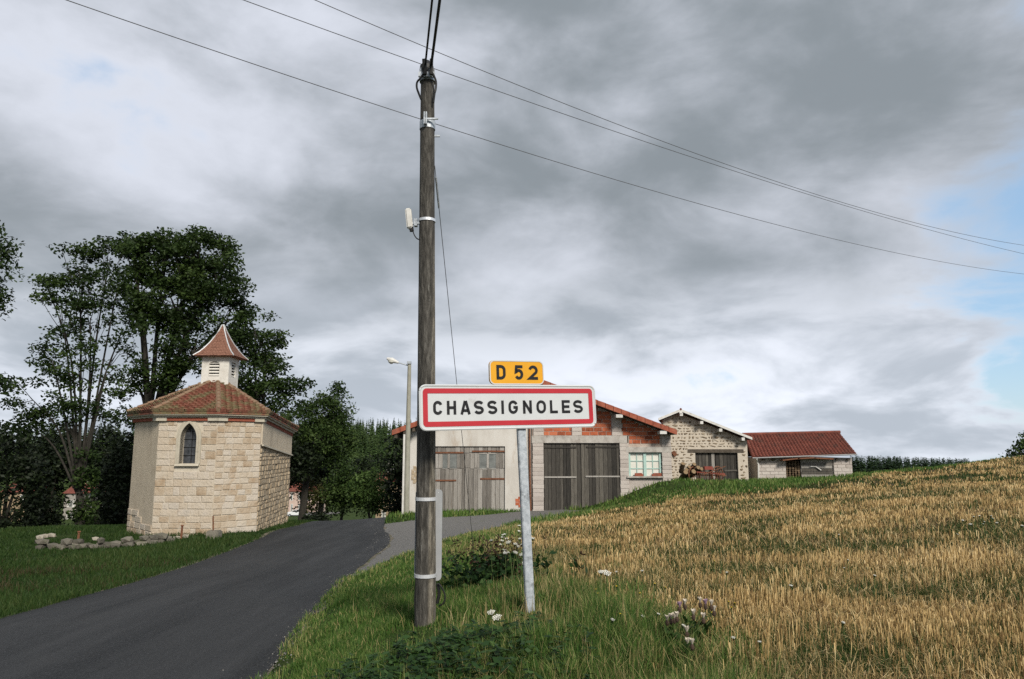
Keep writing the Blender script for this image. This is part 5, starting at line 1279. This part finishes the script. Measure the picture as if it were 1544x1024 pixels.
# ------------------------------------------------------------------ grasses
m_grass = leafmat('grass_blade', [(.032, .076, .013), (.074, .142, .026), (.15, .21, .054), (.38, .31, .14)], .3)
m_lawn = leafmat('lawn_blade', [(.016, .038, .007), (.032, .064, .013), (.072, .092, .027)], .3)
m_straw = leafmat('straw', [(.10, .06, .022), (.36, .24, .098), (.60, .43, .195), (.78, .61, .34)], .24)
m_dry = leafmat('dry_grass', [(.17, .135, .05), (.32, .25, .11), (.46, .37, .19)], .3)
m_nettle = leafmat('nettle_leaf', [(.009, .026, .007), (.020, .050, .012), (.045, .088, .022)], .2)
def blades(name, x, y, h, w, lean, m, label=None, cat=None, curl=.5, base=0., rnd=None, parent=None, wind=(0, 0)):
    n = len(x); z = tz(x, y) + base; a = rng.uniform(0, 2 * np.pi, n); la = rng.uniform(0, 2 * np.pi, n); le = np.abs(rng.normal(0, 1, n)) * lean
    dx, dy = np.cos(la) * le + wind[0], np.sin(la) * le + wind[1]; B = np.stack([x, y, z - .02], 1); s = np.stack([np.cos(a), np.sin(a), np.zeros(n)], 1) * (w / 2)[:, None]
    M_ = B + np.stack([dx * h * .4 * (1 - curl * .4), dy * h * .4 * (1 - curl * .4), h * .55], 1); T = B + np.stack([dx * h, dy * h, h * np.sqrt(np.clip(1 - (dx ** 2 + dy ** 2) * .45, .15, 1))], 1)
    V = np.stack([B - s, B + s, M_ + s * .85, M_ - s * .85, T], 1).reshape(-1, 3); k = np.arange(n) * 5
    loops = np.concatenate([np.stack([k, k + 1, k + 2, k + 3], 1), np.stack([k + 3, k + 2, k + 4], 1)], 1).ravel()
    starts = np.stack([np.arange(n) * 7, np.arange(n) * 7 + 4], 1).ravel(); tot = np.tile([4, 3], n)
    r_ = rng.uniform(0, 1, n) if rnd is None else rnd
    o = npmesh(name, V, loops, starts, tot, m, parent, np.repeat(r_, 5), 'stuff'); return tag(o, label, cat)
def stalks(name, x, y, h, w, lean, m, label, cat, rnd):
    """cut straws: straight, same width all the way up, square end"""
    n = len(x); z = tz(x, y); a = rng.uniform(-.9, .9, n); la = rng.uniform(0, 2 * np.pi, n); le = np.abs(rng.normal(0, 1, n)) * lean
    B = np.stack([x, y, z - .02], 1); s_ = np.stack([np.cos(a), np.sin(a), np.zeros(n)], 1) * (w / 2)[:, None]; T = B + np.stack([np.cos(la) * le * h, np.sin(la) * le * h, h], 1)
    Q = np.stack([B - s_, B + s_, T + s_ * .9, T - s_ * .9], 1); return tag(quads_mesh(name, Q, m, None, rnd, 'stuff'), label, cat)
def fractal(x, y, sc_, seed=0):
    """cheap smooth noise in [0,1] for patchiness"""
    r = np.random.default_rng(seed); out = np.zeros(len(x)); tot = 0
    for o in range(4):
        k = sc_ * 1.9 ** o; am = .62 ** o
        for _ in range(3): th, ph = r.uniform(0, 6.28, 2); out += am * np.sin(k * (x * np.cos(th) + y * np.sin(th)) + ph) / 3; tot += am / 3
    return .5 + out / tot * .9
def scatter(n, dmin, dmax, pxl=-160, pxr=1700, power=1.):
    """points on the ground seen between two distances, a little wider than the picture; more of them near the viewer"""
    u = rng.uniform(0, 1, n); D = dmin * (dmax / dmin) ** (u ** power); px = rng.uniform(pxl, pxr, n); return (px - 772) / F * D * .98, D
def keep(x, y, *arr, m): return [a[m] for a in (x, y, *arr)]
inroad = lambda x, y, g=.0: inpoly(x, y, roadpoly) & (np.minimum(polydist(x, y, road_r), polydist(x, y, road_l)) > g)
bld = [(P(610, 700, 36).x, 35.95, P(1014, 700, 36).x, 48), (P(1001, 700, 40).x, 39.95, P(1128, 700, 40).x, 50), (P(1140, 700, 44).x, 43.95, P(1285, 700, 44).x, 50)]
def free(x, y, g=.0, gd=-.05):
    m = ~inroad(x, y, g) & ~inpoly(x, y, [(v.x, v.y) for v in CH])
    ddr = np.minimum(polydist(x, y, drive_n), polydist(x, y, drive_f)); m &= ~(inpoly(x, y, drivepoly) & (ddr > .12))
    for x0, y0, x1, y1 in bld: m &= ~((x > x0) & (x < x1) & (y > y0) & (y < y1))
    return m
fsd = lambda x, y: polydist(x, y, field_b) * np.where(inpoly(x, y, field), 1, -1)

POST, POLE = G(800, 925), G(641, 948)
def vegetation():
    # verge grass between road and field
    x, y = scatter(560000, 4.0, 34, 300, 1500, 1.2); sd = fsd(x, y); nz = fractal(x, y, 1.6, 3); n4 = fractal(x, y, 4.5, 4)
    pg = np.clip(.55 - (sd - (nz - .5) * .7) / .8, 0, 1) * np.where(sd > -.9, .75, 1)
    m = free(x, y, .04) & (rng.uniform(0, 1, len(x)) < pg) & (x > -3.2); x, y, sd, nz, n4 = keep(x, y, sd, nz, n4, m=m)
    edge = np.minimum(polydist(x, y, road_r), polydist(x, y, drive_n)); D = y
    tall = np.clip((sd + 2.3) / 1.6, 0, 1) * np.clip((11 - D) / 3, 0, 1)      # long grass by the field, mown by the road
    h = rng.uniform(.05, .13, len(x)) * (.5 + 1. * nz) * np.where(n4 > .45, np.clip(edge / .25, .6, 1), np.clip(edge / .5, .3, 1)) * (1 + .75 * tall) * (.7 + .6 * n4); w = np.maximum(.0055, D * .0008) * rng.uniform(.7, 1.5, len(x))
    dry = np.clip((D - 8) / 12 + (sd + 1.2) * .25 + (nz - .5) * .9 + (.3 - edge) * .5, 0, 1); rnd = np.clip(rng.uniform(0, 1, len(x)) ** 1.6 * .62 * (.5 + n4) + .55 * dry * rng.uniform(0, 1, len(x)) + (rng.uniform(0, 1, len(x)) < .09 + .14 * dry + .22 * np.clip(1 + sd / 1.3, 0, 1) * (nz > .42)) * .7 - .04 * tall, 0, 1)
    for fx, fy in (POST[:2], POLE[:2]): q_ = np.hypot((x - fx) / .55, (y - fy + .5) / .85); h = h * np.clip(q_ ** 2, .33, 1)      # trodden and strimmed round the posts
    blades('verge_grass', x, y, h, w, .55, m_grass, 'tall green grass on the verge around the town sign', 'grass', rnd=rnd)
    # ragged tufts creeping over the road edge
    x, y = scatter(90000, 4.5, 34, 300, 800); e = np.minimum(polydist(x, y, road_r), polydist(x, y, drive_n)); n4 = fractal(x, y, 3.2, 44); m = (e < .2) & (n4 > .36) & (x > -3.6) & ~inroad(x, y, .05) & ~inpoly(x, y, drivepoly); x, y = x[m], y[m]
    blades('edge_tufts', x, y, rng.uniform(.03, .10, len(x)), np.maximum(.006, y * .0008), .7, m_grass, 'ragged grass tufts creeping over the right road edge', 'grass', base=.03, rnd=rng.uniform(0, 1, len(x)))
    # loose gravel thrown to the edges of road and drive
    x, y = scatter(160000, 4.5, 36, 250, 960); e1 = polydist(x, y, road_r); e2 = np.minimum(polydist(x, y, drive_n), polydist(x, y, drive_f)); e = np.minimum(e1, e2)
    m = (rng.uniform(0, 1, len(x)) < .35 * np.exp(-e / .07) + .12 * (e1 < .5) * (y > 16)) & (inpoly(x, y, roadpoly) | inpoly(x, y, drivepoly) | (e < .12)); x, y = x[m][:14000], y[m][:14000]; n = len(x); r_ = rng.uniform(.004, .012, n) * np.maximum(1, y / 16); z = tz(x, y) + .018; a = rng.uniform(0, 6.28, n)
    c = np.stack([x, y, z], 1); k = lambda t, hz: c + np.stack([np.cos(a + t) * r_, np.sin(a + t) * r_, hz * r_], 1)
    B = [k(0, 0), k(1.7, 0), k(3.3, 0), k(4.9, 0)]; T = c + np.stack([r_ * .2, r_ * .1, r_ * .9], 1); T2 = c + np.stack([-r_ * .3, r_ * .1, r_ * .8], 1)
    Q = np.concatenate([np.stack([B[3], B[0], T, T2], 1), np.stack([B[1], B[2], T2, T], 1), np.stack([B[0], B[1], T, T], 1), np.stack([B[2], B[3], T2, T2], 1)])
    keepq = np.r_[np.arange(2 * n)]; tag(quads_mesh('loose_gravel', Q[keepq], leafmat('gravel_chip', [(.05, .048, .045), (.14, .135, .125), (.26, .25, .235)], .0, .9), None, np.tile(rng.uniform(0, 1, n), 2), 'stuff'), 'loose gravel chips along the edges of the road and drive', 'gravel')
    # pale seeding grass stems among it
    x, y = scatter(70000, 4.0, 26, 420, 1500); sd = fsd(x, y); nz = fractal(x, y, 1.1, 9); m = free(x, y, -.3) & (sd < .7) & (rng.uniform(0, 1, len(x)) < np.clip((sd + 2.1) / 1.6, 0.03, 1) * np.clip(nz * 1.6 - .35, 0, 1)) & (x > -2.2) & (polydist(x, y, road_r) > .5); x, y = x[m], y[m]
    blades('dry_grass_stems', x, y, rng.uniform(.08, .28, len(x)), np.maximum(.003, y * .0006) * rng.uniform(.8, 1.4, len(x)), .32, m_dry, 'pale dry grass stems on the verge and field edge', 'grass')
    # lawn left of the road and round the chapel, bank by the barns
    x, y = scatter(230000, 7.5, 46, -140, 640); m = free(x, y, .02) & (x < -4.0) & ~inroad(x, y, .03); x, y = x[m], y[m]; nz = fractal(x, y, .8, 5)
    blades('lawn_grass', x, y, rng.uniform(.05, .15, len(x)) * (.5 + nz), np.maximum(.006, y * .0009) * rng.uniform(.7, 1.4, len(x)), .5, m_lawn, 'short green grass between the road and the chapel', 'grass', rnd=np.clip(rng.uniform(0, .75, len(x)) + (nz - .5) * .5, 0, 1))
    # dry patch on the left bank
    c = G(70, 872); n = 5000; x = c.x + rng.normal(0, 1.5, n); y = c.y + rng.normal(0, 1.5, n); m = free(x, y, -.2) & (fractal(x, y, 2.2, 8) > .45); x, y = x[m], y[m]
    blades('dry_bank_grass', x, y, rng.uniform(.06, .2, len(x)), np.full(len(x), .012), .6, leafmat('dead_grass', [(.035, .030, .012), (.075, .060, .028), (.13, .105, .05)], .2), 'patch of dead brown grass on the bank left of the road', 'grass', rnd=rng.uniform(0, .35, len(x)))
    x, y = scatter(70000, 27, 62, 560, 1600); sd = fsd(x, y); m = free(x, y) & (sd < .2) & (x > -7); x, y = x[m], y[m]; nz = fractal(x, y, .9, 12)
    hh = rng.uniform(.06, .24, len(x)) * (.5 + nz); blades('bank_grass', x, y, hh, y * .0011 * rng.uniform(.7, 1.4, len(x)), .4, m_grass, 'green grass bank rising along the barns', 'grass', rnd=np.clip(rng.uniform(0, .55, len(x)) + (nz > .56) * .4 * rng.uniform(0, 1, len(x)), 0, 1))
    # stubble in drilled rows
    x, y = scatter(400000, 3.6, 64, 700, 1760); th = R(12); rowsp = .24
    v = x * math.cos(th + math.pi / 2) + y * math.sin(th + math.pi / 2); k = np.round(v / rowsp) * rowsp; sh = (k - v) * .72; x = x + sh * math.cos(th + math.pi / 2); y = y + sh * math.sin(th + math.pi / 2)
    sd = fsd(x, y); nz = fractal(x, y, .55, 21); n2 = fractal(x, y, 1.8, 22)
    band = fractal(x * .35 + y * .1, y * 2.0, .8, 23)
    pr = np.clip((nz - .2) * 2.0, .08, 1) * np.clip((n2 - .22) * 2.4, .06, 1) * np.clip((band - .2) * 2.4, .10, 1) * 1.25
    pr = pr * np.clip(.5 + (sd + (n2 - .5) * .8) / .9, 0, 1) * np.where(y < 12, .62, 1)
    m = rng.uniform(0, 1, len(x)) < pr; x, y, nz, n2 = keep(x, y, nz, n2, m=m)
    h = rng.uniform(.07, .19, len(x)) * (.6 + .75 * fractal(x, y, 2.6, 51)); w = np.maximum(.0056, y * .0008) * rng.uniform(.7, 1.35, len(x))
    stalks('stubble', x, y, h, w, .17, m_straw, 'rows of cut golden straw stubble across the field', 'stubble', np.clip(rng.uniform(0, 1, len(x)) ** 1.25 * (.6 + .5 * n2), 0, 1))
    # loose straw lying flat
    x, y = scatter(50000, 3.6, 30, 700, 1760); sd = fsd(x, y); m = sd > 0; x, y = x[m], y[m]
    blades('loose_straw', x, y, rng.uniform(.08, .2, len(x)), np.maximum(.004, y * .0006), 1.6, m_straw, 'loose straw littered between the stubble rows', 'straw', base=.03)
    # weeds in the stubble
    x, y = scatter(210000, 3.6, 60, 760, 1760); sd = fsd(x, y); nz = fractal(x, y, .7, 31); n2 = fractal(x, y * 2.2, .9, 32)
    b2 = fractal(x * .35 + y * .1, y * 2.0, .8, 23)
    m = (sd > -.2) & (((b2 < .36) & (rng.uniform(0, 1, len(x)) < .8)) | (n2 > .60) | ((nz > .60) & (y < 16)) | (rng.uniform(0, 1, len(x)) < .15) | ((sd < .8) & (rng.uniform(0, 1, len(x)) < .4))); x, y = x[m], y[m]
    blades('field_weeds', x, y, rng.uniform(.05, .2, len(x)), np.maximum(.006, y * .0009) * rng.uniform(.8, 1.5, len(x)), .6, m_lawn, 'green weeds growing among the stubble', 'weeds')
    # nettles round the foot of the utility pole
    b = G(700, 1012); n = 420; x = b.x + rng.normal(0, .50, n); y = b.y - .15 + rng.normal(0, .45, n); m = (polydist(x, y, road_r) > .55); x, y = x[m], y[m]; z = tz(x, y); C_ = []; Sx = []
    for px, py, pz in zip(x, y, z):
        hh = random.uniform(.07, .26) * math.exp(-((px - b.x) ** 2 + (py - b.y) ** 2) / 2.2); lx, ly = random.gauss(0, .22) * hh, random.gauss(0, .22) * hh
        C_ += [(px + lx * q, py + ly * q, pz + hh * q) for q in (.3, .48, .66, .82, 1.)]
    C_ = np.repeat(np.array(C_), 4, 0); n = len(C_); a = rng.uniform(0, 2 * np.pi, n); L_ = rng.uniform(.035, .08, n)[:, None]
    d = np.stack([np.cos(a), np.sin(a), rng.uniform(-.55, .25, n)], 1); s_ = np.stack([-np.sin(a), np.cos(a), rng.normal(0, .35, n)], 1); q = np.stack([C_, C_ + d * L_ * .4 + s_ * L_ * .24, C_ + d * L_, C_ + d * L_ * .4 - s_ * L_ * .24], 1)
    o = quads_mesh('nettle_patch', q, m_nettle, None, rng.uniform(0, 1, len(q)), 'stuff'); tag(o, 'dark green nettles growing round the foot of the utility pole', 'nettles')
    x = b.x + rng.normal(.1, .62, 5200); y = b.y + rng.normal(-.1, .5, 5200); m = polydist(x, y, road_r) > .4; x, y = x[m], y[m]
    blades('rank_grass', x, y, rng.uniform(.07, .22, len(x)), np.full(len(x), .006), .5, m_grass, 'long rank grass growing through the nettles', 'grass', rnd=rng.uniform(0, 1, len(x)) ** 2.0 * .9)
    # darker weedy clump with dead docks between pole and post
    c = G(748, 885); n = 70; x = c.x + rng.normal(0, .26, n); y = c.y + rng.normal(0, .22, n); z = tz(x, y); C_ = []; D_ = []
    for px, py, pz in zip(x, y, z):
        hh = random.uniform(.25, .62); C_ += [(px, py, pz + hh * k) for k in (.2, .4, .6)]; D_ += [(px + random.gauss(0, .03), py, pz + hh * k) for k in (.75, .9, 1.)]
    q = leaf_cloud(np.array(C_), 5, .06, .1); o = quads_mesh('weed_clump', q, m_nettle, None, rng.uniform(0, 1, len(q)), 'stuff'); tag(o, 'leafy weed clump in the grass behind the sign post', 'weeds')
    q = leaf_cloud(np.array(D_), 5, .035, .04); o = quads_mesh('dock_seedheads', q, leafmat('dock_brown', [(.03, .017, .01), (.065, .036, .02)], .1), None, rng.uniform(0, 1, len(q)), 'stuff'); tag(o, 'dead brown dock seed heads beside the sign post', 'weeds')
vegetation()

# flowers: each plant one thing with stem and heads
m_stem = mat('flower_stem', [(.05, .08, .02), (.09, .12, .04)], scale=9, bump=0)
m_petal = mat('white_umbel', [(.55, .54, .48), (.70, .69, .64)], scale=40, bump=0)
m_thorn = mat('thistle_down', [(.40, .35, .28), (.56, .50, .42)], scale=40, bump=0)
m_bract = mat('thistle_bract', [(.035, .022, .016), (.07, .045, .03)], scale=30, bump=0)
m_purple = mat('thistle_purple', [(.24, .15, .22), (.32, .22, .30)], scale=30, bump=0)
m_yel = mat('yellow_petal', [(.55, .38, .02), (.66, .48, .04)], scale=30, bump=0)
def umbel(name, lab, g, h, r_, cat='wildflower', group='wild carrots in the grass', heads=1, m=None):
    t = thing(name, lab, cat, group); tip = g + Vector((random.uniform(-.06, .06), random.uniform(-.05, .05), h))
    st_ = MB().tube([g - Vector((0, 0, .03)), g.lerp(tip, .5) + Vector((random.uniform(-.02, .02), 0, 0)), tip], [.005, .004, .003], 5)
    hd = MB(); tilt = Vector((random.uniform(-.3, .3), -.35 + random.uniform(-.2, .2), 1)).normalized(); u = tilt.cross(Vector((1, 0, 0))).normalized(); v = tilt.cross(u)
    for k in range(26):
        a = k * 2.399; rr = r_ * math.sqrt(k / 26); c = tip + u * rr * math.cos(a) + v * rr * math.sin(a) + tilt * (.02 - rr * .12)
        st_.tube([tip - tilt * .025, c], .0014, 3, False); e = r_ * .17 * random.uniform(.7, 1.2)
        hd.add([c + u * e, c + v * e, c - u * e, c - v * e, c + tilt * e * .6], [(0, 1, 4), (1, 2, 4), (2, 3, 4), (3, 0, 4)])
    st_.build('stem', m_stem, t); hd.build('flower_head', m or m_petal, t); return t
near = [(757, 958, .30, .035, 'white wild carrot flower head leaning over the nettles'), (750, 940, .28, .03, 'white wild carrot flower head between the utility pole and sign post'), (914, 872, .30, .042, 'flat white wild carrot head at the field edge right of the sign post'), (902, 866, .28, .03, 'smaller white wild carrot head beside the flat one at the field edge')]
for px, py, h, r_, lab in near: umbel('wild_carrot', lab, (lambda g: g)(G(px + 2, py + 46)), h, r_)
random.seed(21)
for k in range(26):
    px, py = random.gauss(772, 12), random.gauss(842, 14); g = G(px, py + 30); umbel('wild_carrot', 'one of the white wild carrots crowded behind the weed clump by the sign post', g, random.uniform(.35, .6), random.uniform(.018, .034), group='wild carrots behind the weed clump')
for k in range(16):
    px, py = random.uniform(860, 1500), random.uniform(800, 1000); g = G(px, py + 20); umbel('field_daisy', 'one of the small white flowers scattered through the stubble', g, random.uniform(.15, .26), random.uniform(.010, .018), group='small white flowers in the stubble')
for k in range(12):
    px, py = random.gauss(1500, 22), random.gauss(806, 8); g = G(px, py + 10); umbel('field_daisy', 'one of the white flowers in the weedy patch at the right edge of the field', g, random.uniform(.22, .34), random.uniform(.012, .024), group='white flowers in the weedy patch')
for k in range(14):
    px, py = random.gauss(1010, 60), random.gauss(900, 40); g = G(px, py + 20); umbel('yellow_flower', 'one of the tiny yellow flowers between grass and stubble', g, random.uniform(.12, .25), random.uniform(.006, .010), group='yellow flowers at the field edge', m=m_yel)
def thistle(lab, g, spots_):
    t = thing('thistle', lab, 'thistle', 'thistles at the field edge'); st_ = MB()
    for px, py, pur in spots_:
        tip = P(px, py, g.y + random.uniform(-.12, .12)); mid = g.lerp(tip, .55) + Vector((0, 0, .03)); st_.tube([g, mid, tip], [.005, .004, .003], 5)
        MB().tube([tip, tip + Vector((0, 0, .012)), tip + Vector((0, 0, .028)), tip + Vector((0, 0, .04))], [.004, .013, .014, .008], 8).build('bract', m_bract, t)
        hd = MB()
        for k in range(18):
            a = k * 2.4; e = Vector((math.cos(a) * .018, math.sin(a) * .018, .032 + .012 * random.random())); c = tip + Vector((0, 0, .036)); s = Vector((-math.sin(a), math.cos(a), 0)) * .004; hd.add([c - s, c + s, c + e * .9 + s, c + e - s], [(0, 1, 2, 3)])
        hd.build('flower_head', m_purple if pur else m_thorn, t)
    st_.build('stem', m_stem, t)
    q = leaf_cloud(np.array([g.lerp(P(px, py, g.y), k) for px, py, _ in spots_ for k in (.3, .5, .7)]), 4, .03, .08); quads_mesh('leaves', q, m_lawn, t, rng.uniform(0, .6, len(q)))
g = G(1040, 985); thistle('thistle with faded purple and downy heads at the grass edge', g, [(1025, 924, 1), (1033, 920, 0), (1056, 917, 0), (1064, 920, 1), (1073, 921, 0), (1077, 930, 0)])
thistle('thistle with pale downy seed heads at the grass edge', G(1020, 995), [(1006, 944, 0), (1012, 942, 0), (1017, 941, 0), (1021, 939, 0), (1046, 936, 0), (1061, 941, 0)])
thistle('low thistle with downy heads half hidden in the green grass', G(1048, 1012), [(1036, 962, 0), (1044, 981, 0), (1037, 980, 0)])
